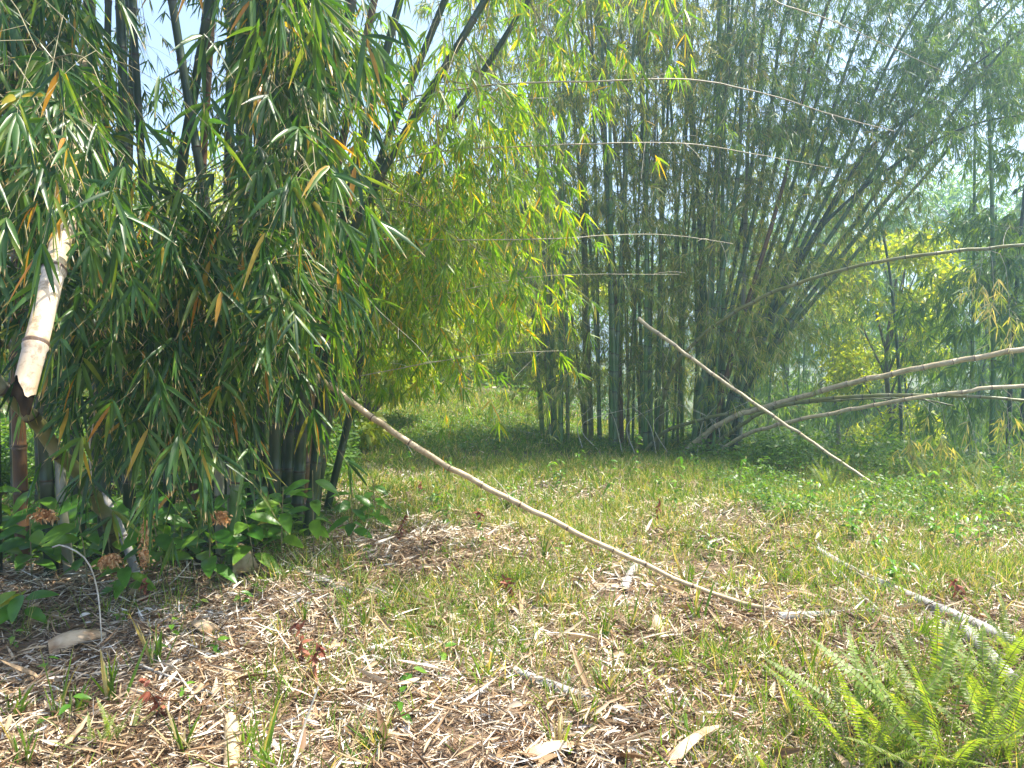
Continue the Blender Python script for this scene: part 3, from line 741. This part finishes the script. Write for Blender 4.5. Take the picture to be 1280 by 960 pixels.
# slanting culm behind it
pole("slanting_bamboo", [P(-60, 440, 3.9), P(0, 480, 4.1), P(70, 560, 4.4), P(120, 625, 4.7), gp(160, 700, -.03)], .043, .04, M_culm_o,
     "olive bamboo culm slanting to the ground behind the broken pale one")
pole("slanting_bamboo", [P(-40, 425, 4.9), P(60, 438, 5.0), P(150, 455, 5.2), P(230, 470, 5.4)], .03, .026, M_culm_o, "dim olive bamboo culm lying level inside the near clump")
pole("bamboo_stump", [onground(82, 5.0), P(78, 640, 5.0), P(75, 575, 5.05)], .036, .034, M_culm_w, "short pale cut bamboo stump in the shade of the near clump", n=8, cat="bamboo stump", group=None)
pole("bamboo_stump", [onground(170, 4.9), P(150, 660, 4.9), P(125, 610, 5.0)], .03, .025, M_grey, "thin grey leaning bamboo stump between the broad leaves", n=8, cat="bamboo stump")
for i, (px, d) in enumerate(((272, 5.2), (288, 5.15))):
    pole("bamboo_stump", [onground(px, d), P(px + 2, 600, d), P(px + 4, 545, d)], .035, .034, M_culm_w, ["pale green cut culm, the left of two standing by the broad leaves", "pale green cut culm, the right of two standing by the broad leaves"][i], n=8, cat="bamboo stump")

# ------------------------------------------------------------------ logs and sticks on the ground
def log(pxs, r0, r1, mat, label, name="bamboo_log", lift=.5, k=12, node=.22, dark=False):
    ctrl = [gp(x, y, r0 * lift) for x, y in pxs]
    pth_ = curve(ctrl, 16)
    base = pth_[0].copy(); base[2] -= r0
    root = empty(name, base, label, "bamboo log" if name == "bamboo_log" else "stick")
    g = Geo(); culm(g, pth_, r0, r1, node=node, k=k, bulge=1.1)
    g.build("culm" if name == "bamboo_log" else "stem", mat, root, base)
    if dark:
        g = Geo(); t = nrm(pth_[0] - pth_[1]); tubes(g, np.array([pth_[0] + t * .004, pth_[0] + t * .006, pth_[0] + t * .007]), np.array([r0 * .8, r0 * .78, .0005]), k); g.build("hollow_end_shade", M_hollow_shade, root, base)  # black disc on the closed end, painted as the shade of a hollow
log([(640, 842), (700, 866), (748, 884)], .022, .026, M_grey, "grey weathered bamboo log half sunk in the leaf litter, nearest the camera")
log([(778, 742), (788, 722), (798, 702)], .032, .03, M_grey, "short grey bamboo log with a dark open end beneath the fallen pole", dark=True)
log([(972, 776), (1040, 773), (1096, 769)], .03, .026, M_grey, "pale grey bamboo log lying level at the end of the fallen pole")
log([(1020, 692), (1060, 716), (1120, 745), (1190, 778), (1240, 800), (1300, 830)], .026, .04, M_grey, "long lichen covered grey bamboo log running to the right edge", lift=1.2)
log([(1050, 722), (1072, 748), (1098, 772)], .012, .014, M_grey, "thin grey stick leaning on the level pale log", name="fallen_stick", lift=3)
log([(1170, 782), (1190, 790), (1212, 802)], .022, .022, M_grey, "short grey bamboo log beside the long lichen covered one", lift=1.0)
log([(1205, 800), (1235, 832), (1270, 872)], .03, .034, M_grey, "whitish bamboo log among the ferns", lift=1.6)
log([(365, 712), (400, 728), (445, 750)], .024, .024, M_grey, "grey bamboo log at the foot of the near clump")
log([(438, 585), (465, 612), (492, 640)], .018, .016, M_tan, "thin tan bamboo piece left of the fallen pole")
log([(284, 840), (288, 862), (290, 884)], .026, .026, M_tan, "short tan bamboo piece in the litter, the farther of two", node=.12)
log([(288, 905), (290, 930), (289, 985)], .03, .03, M_tan, "short tan bamboo piece at the bottom edge, the nearer of two", node=.16)
log([(330, 650), (360, 655), (395, 668)], .012, .01, M_pinkgrey, "thin beige stick lying at the foot of the near clump", name="fallen_stick")
log([(172, 838), (240, 865), (300, 892), (330, 902)], .007, .004, M_grey, "long thin pale stick on the litter by the tan pieces", name="fallen_stick", lift=4)
log([(560, 640), (600, 648), (640, 652)], .014, .01, M_pinkgrey, "faint beige stick lying in the grass beyond the fallen pole", name="fallen_stick", lift=2)
log([(650, 544), (672, 548), (700, 552)], .02, .016, M_grey, "small grey stick in the grass before the middle clump", name="fallen_stick", lift=3)
def stick(c, r0, r1, mat, label, cat="stick", name="dry_stalk"):
    pth_ = curve(c, 14); o = Geo(); tubes(o, pth_, np.linspace(r0, r1, 14), 6)
    ob = o.build(name, mat, None, pth_[0]); ob.location = tuple(pth_[0]); tag(ob, label, cat)
stick([gp(362, 985), P(378, 915, 2.62), P(398, 858, 2.66)], .006, .0035, M_twigp, "pale straw coloured stalk standing at the bottom edge left of centre")
stick([gp(128, 812), P(122, 740, 3.9), P(108, 700, 3.9), P(80, 682, 3.92), P(66, 684, 3.95)], .003, .005, M_twigp, "bent dry pale stalk arching over the curled sheath")
stick([gp(604, 965), P(602, 900, 2.7), P(598, 850, 2.72)], .003, .002, M_twigd, "thin dark upright stalk near the bottom centre")
stick([gp(550, 745), P(545, 700, 4.6), P(555, 660, 4.6)], .003, .001, M_twigd, "thin dark upright twig in the litter centre left")
stick([P(115, 600, 4.0), P(112, 560, 4.0), P(118, 520, 4.0), P(115, 505, 4.0)], .004, .003, M_twigp, "white bare twig hanging among the near leaves")
stick([gp(850, 560), P(900, 520, 10.5), P(940, 500, 10.4)], .006, .003, M_twigp, "pale dead twig sticking up at the foot of the middle clump")
for q in range(9):
    px = rng.uniform(720, 900)
    stick([onground(px, 10.7, 0), P(px + rng.uniform(-30, 30), 530, 10.7), P(px + rng.uniform(-60, 60), 505, 10.6)], .007, .003, M_twigp, "pale dead twig bent up from the grass at the foot of the middle clump")
    bpy.data.objects[C.objects[-1].name]["group"] = "dead twigs before the middle clump"

# dry sheaths: curved plates
def sheath(p, L, W, rz, tilt, label, curl=1.1, mat=None):
    nu, nv = 9, 7
    u = np.linspace(0, 1, nu)[:, None]; v = np.linspace(-1, 1, nv)[None, :]
    w = W * .5 * (1 - .75 * u ** 2.2) * (1 + .05 * np.sin(u * 9))
    a = v * curl
    R_ = w / curl * 1.0
    x = R_ * np.sin(a); z = R_ * np.cos(a) - R_ * math.cos(curl) + .1 * L * np.sin(u * 3.1)
    y = L * u + 0 * v
    top = np.stack([x + 0 * u, y, z], -1).reshape(-1, 3)
    bot = top - [0, 0, .003]
    q1 = grid_quads(1, nu, nv, False)
    V = np.vstack([top, bot]); n = nu * nv
    ring = [i for i in range(nv)] + [i * nv + nv - 1 for i in range(1, nu)] + [n - 1 - i for i in range(1, nv)] + [(nu - 1 - i) * nv for i in range(1, nu - 1)]
    sideq = np.array([[ring[i], ring[(i + 1) % len(ring)], ring[(i + 1) % len(ring)] + n, ring[i] + n] for i in range(len(ring))])
    Q = np.vstack([q1, q1[:, ::-1] + n, sideq])
    g = Geo(); g.add(V, Q, np.full(2 * n, .5), np.full(2 * n, .5))
    o = g.build("bamboo_sheath", mat or M_sheath); o.location = tuple(p); o.rotation_euler = (tilt, 0.1, rz)
    tag(o, label, "sheath"); return o
sheath(gp(62, 820, .02), .26, .20, -1.0, .12, "large tan curled bamboo sheath lying at the left edge")
sheath(gp(308, 722, .0), .30, .20, .55, .55, "tan bamboo sheath standing propped against the foot of the near clump")
sheath(gp(160, 752, .02), .18, .13, -.6, .2, "pale torn sheath piece right of the large curled sheath")
sheath(gp(270, 800, .02), .24, .13, 1.0, .06, "flat light brown sheath lying below the small green leaves")
sheath(gp(822, 797, .0), .12, .10, .2, 1.1, "small brown cupped sheath standing in the litter right of centre")
sheath(gp(655, 958, .02), .22, .08, -1.2, .05, "dark tan narrow sheath at the bottom edge centre")
sheath(gp(836, 962, .02), .30, .05, -.9, .15, "long narrow pinkish sheath at the bottom edge", curl=.6)
sheath(gp(40, 790, .02), .16, .06, .5, .1, "narrow brown sheath strip left of the large curled sheath")
sheath(gp(500, 668, .02), .2, .1, 1.1, .1, "brown sheath lying below the shrubs left of the fallen pole")
sheath(gp(595, 702, .02), .14, .07, 1.4, .1, "small brown sheath in the middle of the litter")
sheath(gp(655, 792, .02), .12, .05, -1.3, .1, "tiny tan sheath near the short open log")
sheath(gp(1060, 905, .02), .2, .06, -1.0, .1, "narrow tan sheath between the two fern groups")

# ------------------------------------------------------------------ litter, grass and weeds (uncountable)
def scatter(n, ymin, ymax, margin=.4, power=1.0):
    y = ymin + (ymax - ymin) * rng.random(n) ** power
    hw = y * .72 + margin
    x = (rng.random(n) * 2 - 1) * hw
    return x, y
def fbm(x, y, s=1.0):
    return (np.sin(1.3 * s * x + 2.1 * s * y) + np.sin(2.7 * s * x - 1.4 * s * y + 1.7) + .6 * np.sin(5.3 * s * x + 4.1 * s * y + .4) + .5 * np.sin(-4.4 * s * x + 6.9 * s * y)) / 3.1
g = Geo()
def litter(n, ymin, ymax, L, W, lod, power, zmax):
    x, y = scatter(n, ymin, ymax, power=power)
    z = h(x, y) + .004 + rng.random(n) ** 1.5 * zmax
    a = rng.uniform(0, 6.28, n)
    D = np.stack([np.cos(a), np.sin(a), rng.normal(size=n) * .24], -1)
    N = np.stack([rng.normal(size=n) * .7, rng.normal(size=n) * .7, np.ones(n)], -1)
    kk = rng.random(n) < .78 + .5 * fbm(x, y, 2.3) + .25 * fbm(x, y, .8)
    x, y, z, D, N = x[kk], y[kk], z[kk], D[kk], N[kk]; n = len(x)
    r = np.clip(rng.random(n) ** 1.15 + .16 * fbm(x, y, 1.2), 0, 1)
    leaves(g, np.stack([x, y, z], -1), D, N, L * (.4 + .9 * rng.random(n)), W * (.5 + rng.random(n)), r, lod, droop=rng.normal(size=n) * .2, fold=.5)
litter(66000, 2.0, 4.6, .085, .0064, 0, .8, .04)
litter(11000, 2.0, 6.5, .15, .010, 0, .8, .055)
litter(1500, 2.0, 6.0, .16, .022, 0, .8, .055)
litter(110000, 4.2, 9.5, .09, .0085, 1, .75, .045)
litter(30000, 8, 24, .13, .018, 2, .8, .04)
o = g.build("leaf_litter", M_litter); tag(o, "bed of pale tan and brown fallen bamboo leaves covering the ground", "leaf litter", kind="stuff")
# grass
g = Geo()
def grass(n, ymin, ymax, L, W, lod, power, thr, rs=0.0, xm=None):
    x, y = scatter(n, ymin, ymax, power=power)
    f = fbm(x, y, 1.0) + .06 * (y - 6) + .11 * x
    k = f + rng.normal(size=n) * .3 > thr
    # keep the shade under the near clump barer
    k &= ~((x < -1.6) & (y > 4.3) & (y < 7.5) & (rng.random(n) < .85))
    x, y = x[k], y[k]; n = len(x)
    c = rng.integers(0, max(1, n // 6), n); jit = .035
    x = x[c] + rng.normal(size=n) * jit; y = y[c] + rng.normal(size=n) * jit
    D = np.stack([rng.normal(size=n) * .38, rng.normal(size=n) * .38, np.ones(n)], -1)
    leaves(g, np.stack([x, y, h(x, y) - .005], -1), D, rv(n, .2), L * (.35 + rng.random(n)), W * (.6 + .8 * rng.random(n)), np.clip(rng.random(n) + rs, 0, 1), lod, droop=.1 + .5 * rng.random(n), prof=(np.array([0, .35, .7, 1.]), np.array([.8, 1, .6, .04])) if lod != 2 else (np.array([0, .5, 1.]), np.array([.8, 1, .05])))
grass(36000, 2.1, 5.2, .18, .0045, 1, .8, .05, -.1)
grass(90000, 4.2, 10, .19, .0055, 1, .8, -.08, .03)
grass(9000, 2.3, 7, .32, .0035, 1, .8, -.1, .12)
grass(130000, 7, 16, .19, .009, 2, .8, -.6, -.05)
grass(50000, 14, 34, .24, .018, 2, .8, -.6, .05)
o = g.build("grass", M_grass); tag(o, "short green and straw coloured grass covering the clearing and path", "grass", kind="stuff")
# leafy ground cover at the rim of the slope and under the far trees
g = Geo()
def cover(n, x0, x1, y0, y1, hgt, s, rs=0.0, power=1.0):
    x = rng.uniform(x0, x1, n); y = rng.uniform(y0, y1, n)
    hh = hgt * np.clip(.5 + .6 * fbm(x, y, 1.6), .05, 1.4)
    z = h(x, y) + hh * rng.random(n)
    leaves(g, np.stack([x, y, z], -1), rv(n, .5) + [0, 0, .15], rv(n) * .6 + [0, 0, 1], s * (.6 + .8 * rng.random(n)), s * .42 * (.7 + .6 * rng.random(n)), np.clip(rng.random(n) * .8 + rs, 0, 1), 1)
cover(44000, 2.2, 9, 6.2, 10.5, .28, .045)
cover(26000, 2.5, 12, 9.0, 14, .55, .08)
cover(26000, -16, 20, 15, 26, .7, .13)
cover(14000, -2.6, 3, 10.5, 13.5, .22, .06)
cover(26000, -6.5, -1.9, 7.4, 9.5, 1.1, .09)
cover(9000, -5.2, -1.6, 5.2, 7.0, .35, .08)
o = g.build("ground_cover", M_leaf_tree); tag(o, "low leafy green undergrowth along the rim and under the trees", "undergrowth", kind="stuff")

# ------------------------------------------------------------------ broad leaved plants by the near clump
BL_S = np.array([0, .08, .25, .5, .75, .92, 1.0]); BL_W = np.array([.08, .45, .92, 1.0, .68, .28, .02])
def one_leaf(root, base, p, D, N, L, W, r, mat=M_broad):
    g = Geo()
    pet = np.array([p - nrm(D) * L * .12, p]);
    leaves(g, p[None], D[None], N[None], np.array([L]), np.array([W]), np.array([r]), 0, droop=.3, fold=.14, prof=(BL_S, BL_W))
    return g.build("leaf", mat, root, base)
def broad_plant(base, H, n, L, label, group=None, flower=None, lean=(0, 0), yellow=.0, name="broadleaf_plant"):
    base = np.asarray(base, float)
    root = empty(name, base, label, "plant", group)
    top = base + np.array([lean[0], lean[1], H])
    st = curve([base, base + np.array([lean[0] * .3, lean[1] * .3, H * .5]), top], 10)
    g = Geo(); tubes(g, st, np.linspace(.005, .003, 10), 6); g.build("stem", M_twig, root, base)
    for i in range(n):
        u = .3 + .7 * (i + .5) / n; p = st[int(u * 9)]
        a = i * 2.4 + rng.uniform(-.5, .5)
        D = np.array([math.cos(a), math.sin(a) - .35, rng.uniform(-.35, .35)])
        p2 = p + nrm(D) * L * .1
        one_leaf(root, base, p2, D, np.array([0, -.5, 1.0]) + rng.normal(size=3) * .2, L * rng.uniform(.75, 1.15), L * rng.uniform(.36, .46), min(1, rng.random() * .75 + yellow))
    if flower is not None:
        fv = np.asarray(flower, float)
        ax_ = curve([top, top + fv * .5 + [0, 0, .03], top + fv], 12)
        g = Geo(); tubes(g, ax_, np.linspace(.003, .0015, 12), 5, mi=0)
        m = 260; u = rng.random(m) * .75 + .25; pp = ax_[(u * 11).astype(int)] + rng.normal(size=(m, 3)) * .015
        leaves(g, pp, rv(m) + [0, 0, -.5], rv(m), .026 * (.6 + .8 * rng.random(m)), .013, rng.random(m), 1, mi=1)
        g.build("dried_flower_head", [M_twigd, M_flower], root, base)
    return root
plants = [
    ((40, 700), .38, 5, .15, "broad leaved plant with a dried flower head at the left edge", (.20, -.05, .03)),
    ((110, 708), .42, 5, .15, "broad leaved plant with dark leaves left of the slanting stump", None),
    ((160, 720), .22, 3, .12, "small broad leaved plant with one yellow leaf and a dried flower head", (-.12, -.05, .0)),
    ((205, 704), .45, 6, .15, "tall broad leaved plant with a dried flower head over the litter", (.1, -.3, -.28)),
    ((262, 706), .40, 5, .15, "broad leaved plant with a brown flower head beside the propped sheath", (.13, -.1, .02)),
    ((318, 690), .40, 6, .14, "broad leaved plant right of the propped sheath", None),
    ((352, 676), .48, 6, .13, "bright broad leaved plant on the right side of the near clump", None),
    ((392, 668), .55, 7, .13, "tall broad leaved plant at the right foot of the near clump", None),
    ((30, 748), .2, 5, .12, "low yellow edged broad leaved plant near the left edge", None),
    ((-10, 690), .55, 6, .15, "broad leaved plant cut by the left edge of the picture", (.1, -.1, .1)),
    ((440, 660), .42, 7, .11, "slender broad leaved plant left of the tan bamboo piece", None),
    ((470, 640), .4, 6, .10, "slender broad leaved plant under the start of the fallen pole", None),
    ((230, 680), .6, 6, .15, "shaded broad leaved plant behind the dried flower heads", None),
    ((140, 688), .55, 5, .16, "shaded broad leaved plant behind the slanting stump", None),
    ((62, 690), .6, 5, .15, "shaded broad leaved plant at the foot of the brown culm", None),
    ((295, 672), .55, 6, .14, "shaded broad leaved plant before the pale cut culms", None),
]
for (px, py), H, n, L, lab, fl in plants:
    broad_plant(gp(px, py + 30), H * 1.15, n + 3, L * 1.5, lab, flower=fl, yellow=.25 if "yellow" in lab or "bright" in lab else 0, lean=(rng.uniform(-.05, .05), -.08))
for i in range(24):
    px = rng.uniform(-20, 400); py = 690 - max(0, px - 250) * .17 + rng.uniform(-12, 14)
    broad_plant(gp(px, py), rng.uniform(.25, .6), 8, rng.uniform(.16, .24), "green broad leaved plant growing among the culms at the foot of the near clump", "broad leaved plants among the near culms", lean=(rng.uniform(-.08, .08), -.1))
# small plants lying low in the litter near the camera
small = [(250, 765), (215, 800), (320, 745), (60, 850), (45, 925), (230, 880), (195, 830), (18, 812), (515, 860), (500, 905), (300, 760), (740, 715), (700, 700), (1010, 690), (90, 905), (555, 830), (620, 770), (270, 820), (480, 770), (150, 780), (940, 735), (1060, 705)]
for i, (px, py) in enumerate(small):
    broad_plant(gp(px, py), rng.uniform(.05, .14), 4, rng.uniform(.05, .075), "small green seedling with a few leaves rising from the litter", "seedlings in the litter", yellow=.15, name="seedling")
# weeds across the clearing: three prototypes, then copies
def weed_proto(kind):
    root = empty("weed", (0, 0, 0), "w", "weed")
    g, gl = Geo(), Geo()
    ns_ = [3, 1, 4][kind]; H = [.34, .5, .24][kind]
    for s in range(ns_):
        t = np.array([rng.normal() * .1, rng.normal() * .1, H * rng.uniform(.8, 1.1)])
        st = curve([[0, 0, -.02], t * .5 + [0.01, 0, 0], t], 8); tubes(g, st, np.linspace(.003, .0015, 8), 4)
        m = [9, 16, 7][kind]; k = rng.integers(2, 8, m)
        L = [.075, .07, .06][kind]
        leaves(gl, st[k], rv(m, .3) + [0, 0, -.1], rv(m) * .4 + [0, 0, 1], L * (.7 + .6 * rng.random(m)), L * .45, rng.random(m) * .85 + .1, 0, droop=.3, prof=(BL_S, BL_W))
    g.build("stem", M_twig, root); gl.build("foliage", M_broad, root)
    return root
wp = [weed_proto(k) for k in range(3)]
wu = [False] * 3
spots = [(730, 592), (760, 640), (960, 640), (985, 650), (915, 640), (870, 590), (1190, 690), (1215, 700), (1165, 680), (1240, 690), (1150, 660), (545, 640), (560, 660), (600, 690), (650, 600), (700, 610), (520, 610), (1085, 650), (1060, 680), (840, 640), (890, 700), (1010, 640), (455, 700), (500, 650), (565, 600), (480, 600), (1120, 740), (640, 640), (1260, 660), (1100, 700), (960, 600), (1045, 610), (1230, 640), (1180, 630), (790, 600), (820, 615), (585, 560), (630, 575), (530, 560), (1140, 620), (1000, 600), (925, 590)]
for i, (px, py) in enumerate(spots):
    k = i % 3; p = gp(px, py); rz = rng.uniform(0, 6.28); sc = rng.uniform(.7, 1.15)
    lab = ["bushy leafy weed growing in the grass of the clearing", "single stemmed leafy weed standing in the grass of the clearing", "low spreading leafy weed in the grass of the clearing"][k]
    if not wu[k]:
        wu[k] = True; r = wp[k]; r.location = tuple(p); r.rotation_euler = (0, 0, rz); r.scale = (sc,) * 3; r["label"] = lab; r["group"] = ["bushy weeds", "single stemmed weeds", "low spreading weeds"][k] + " of the clearing"
    else: copy_thing(wp[k], p, rz, sc, lab, ["bushy weeds", "single stemmed weeds", "low spreading weeds"][k] + " of the clearing")
# reddish dead weeds
for i, (px, py) in enumerate([(390, 860), (375, 835), (180, 760), (195, 905), (640, 760), (545, 590), (525, 620), (500, 680), (1200, 760), (820, 655), (600, 660)]):
    p = gp(px, py); g = Geo()
    H = rng.uniform(.12, .22); st = curve([p - [0, 0, .01], p + [.01, 0, H * .5], p + [rng.normal() * .04, 0, H]], 8)
    tubes(g, st, np.linspace(.003, .001, 8), 4, mi=0)
    m = 26; leaves(g, st[rng.integers(2, 8, m)], rv(m) + [0, 0, -.3], rv(m), .045 * (.6 + .8 * rng.random(m)), .018, rng.random(m), 1, mi=1)
    o = g.build("dead_weed", [M_twigd, M_redleaf], None, p); o.location = tuple(p)
    tag(o, "withered red brown weed with shrivelled leaves in the litter", "weed", "withered red weeds")

# ------------------------------------------------------------------ grass tufts near the camera
def tuft(n, H, W, dry=.3, spread=.35):
    g = Geo()
    D = np.stack([rng.normal(size=n) * spread, rng.normal(size=n) * spread, np.ones(n)], -1)
    b0 = np.stack([rng.normal(size=n) * .014, rng.normal(size=n) * .014, np.full(n, -.01)], -1)
    r = np.where(rng.random(n) < dry, .75 + .25 * rng.random(n), .6 * rng.random(n))
    leaves(g, b0, D, rv(n, .2), H * (.4 + .7 * rng.random(n)), W * (.7 + .6 * rng.random(n)), r, 0, droop=.05 + .5 * rng.random(n) ** 2, fold=.3, prof=(np.array([0, .25, .5, .75, .92, 1.]), np.array([.7, 1, .95, .65, .3, .02])))
    return g.build("grass_tuft", M_grass)
tp_ = [tuft(12, .32, .012, .25, .22), tuft(16, .24, .009, .35), tuft(9, .4, .008, .3, .2), tuft(20, .18, .007, .5, .5)]
tu = [False] * 4
tsp = [(195, 835, 0, "tall grass tuft with two white dry blades beside the yellow leaf"), (75, 905, 2, "tall thin grass tuft in front of the large curled sheath"), (140, 880, 0, "grass tuft beside the small fern at the lower left"),
       (330, 960, 2, "tall grass tuft at the bottom edge beside the tan piece"), (310, 935, 1, None), (345, 975, 1, None), (95, 895, 1, None), (455, 790, 0, None), (450, 730, 1, None), (430, 800, 2, None), (605, 850, 3, None), (640, 800, 1, None), (780, 820, 1, None), (790, 790, 2, None), (755, 800, 0, None), (860, 930, 1, None),
       (845, 900, 3, None), (915, 880, 2, None), (1000, 930, 0, None), (985, 900, 2, None), (700, 940, 3, None), (730, 900, 3, None), (575, 770, 1, None), (540, 740, 3, None), (650, 730, 1, None), (820, 760, 1, None), (870, 780, 0, None), (930, 770, 1, None), (1040, 800, 3, None), (1080, 830, 1, None), (690, 760, 3, None),
       (560, 700, 1, None), (1100, 880, 2, None), (1010, 850, 2, None), (20, 900, 1, None), (30, 960, 0, None), (230, 940, 3, None), (470, 940, 3, None), (520, 800, 1, None), (760, 870, 3, None), (900, 830, 1, None), (960, 820, 3, None), (380, 780, 3, None), (350, 800, 3, None), (720, 700, 1, None), (680, 700, 0, None), (860, 740, 0, None), (940, 700, 1, None), (800, 700, 1, None), (1150, 800, 1, None), (1180, 840, 2, None)]
for px, py, k, lab in tsp:
    p = gp(px, py); l = lab or ["broad bladed green grass tuft in the leaf litter", "short green grass tuft in the leaf litter", "tall wispy grass tuft in the leaf litter", "low sprawling half dry grass tuft in the leaf litter"][k]
    gr = None if lab else ["broad bladed tufts", "short tufts", "wispy tufts", "sprawling tufts"][k] + " in the litter"
    if not tu[k]: o = tp_[k]; tu[k] = True
    else: o = tp_[k].copy(); C.objects.link(o)
    o.location = tuple(p); o.rotation_euler = (0, 0, rng.uniform(0, 6.28)); s = rng.uniform(.8, 1.2); o.scale = (s,) * 3
    if "group" in o: del o["group"]
    tag(o, l, "grass tuft", gr)

# ------------------------------------------------------------------ ferns
def frond_geo(L, npin, curv, W):
    """sword fern frond along +X curving down, local coordinates"""
    s = np.linspace(0, 1, 16)
    ax_ = np.stack([L * s * np.cos(curv * s * .6), 0 * s, L * (s - .55 * curv * s ** 2)], -1)
    g = Geo(); tubes(g, ax_, np.linspace(.0028, .001, 16), 5, mi=0)
    u = np.linspace(.1, .985, npin); f = u * 15; i = np.minimum(f.astype(int), 14); w = (f - i)[:, None]
    p = ax_[i] * (1 - w) + ax_[i + 1] * w; t = nrm(ax_[i + 1] - ax_[i])
    wd = W * np.minimum(1, (1.02 - u) * 3.0) * np.minimum(1, .5 + u * 3)
    up = np.cross(t, np.array([0, 1.0, 0])); up = nrm(np.where(up[:, 2:3] < 0, -up, up))
    for sg in (-1, 1):
        D = np.array([0, sg, 0])[None] + t * .28 + rng.normal(size=(npin, 3)) * .07
        leaves(g, p, D, up + rng.normal(size=(npin, 3)) * .12, wd, L / npin * .74, np.clip(.5 + rng.normal(size=npin) * .2, 0, 1), 1, droop=.2, mi=1,
               prof=(np.array([0, .15, .6, 1.]), np.array([.9, 1, .75, .1])))
    return g
fronds = []
for L, c_ in ((.62, .55), (.55, .95), (.7, .75), (.45, .4)):
    o = frond_geo(L, 34, c_, .036).build("frond", [M_twig, M_fern]); fronds.append(o)
fern_used = set()
def fern(p, n, sc, label, group=None):
    root = empty("fern", p, label, "fern", group)
    for i in range(n):
        k = rng.integers(0, 4)
        if k in fern_used: o = fronds[k].copy(); C.objects.link(o)
        else: o = fronds[k]; fern_used.add(k)
        o.parent = root; o.name = "frond"
        a = i / n * 6.28 + rng.uniform(-.4, .4); s = sc * rng.uniform(.7, 1.1)
        o.rotation_euler = (rng.uniform(-.4, .4), rng.uniform(-.75, .1), a); o.scale = (s,) * 3
        o.location = (rng.normal() * .02, rng.normal() * .02, -.01)
    return root
fs = [((965, 1010), 4, .45, "small fern at the bottom edge, leftmost of the ferns in the right corner"), ((1020, 1015), 4, .45, "small fern at the bottom edge right of the leftmost one"),
      ((1075, 975), 9, .85, "leafy fern left of the large fern mass in the right corner"), ((1130, 960), 11, .95, "large fern in the middle of the fern mass"),
      ((1185, 985), 12, 1.0, "large fern at the bottom of the fern mass with arching fronds"), ((1250, 960), 11, .95, "large fern at the right bottom corner"),
      ((1230, 900), 9, .85, "fern growing around the whitish log"), ((1160, 900), 9, .85, "fern standing behind the large middle fern"),
      ((1290, 900), 9, .9, "fern cut by the right edge of the picture"), ((1120, 880), 7, .6, "small fern at the back of the fern mass"), ((1265, 830), 7, .6, "small fern beside the long grey log"),
      ((148, 930), 6, .33, "small bright fern at the lower left"), ((122, 945), 4, .28, "tiny fern next to the small bright one")]
for (px, py), n, sc, lab in fs: fern(gp(px, py), n + 5, sc * .84, lab)
for i in range(16):
    px = rng.uniform(1000, 1290); py = rng.uniform(598, 640)
    fern(gp(px, py), 7, .6, "pale fern in the undergrowth along the rim of the slope", "ferns along the rim")

print("faces", sum(len(m.polygons) for m in bpy.data.meshes), "objects", len(bpy.data.objects))
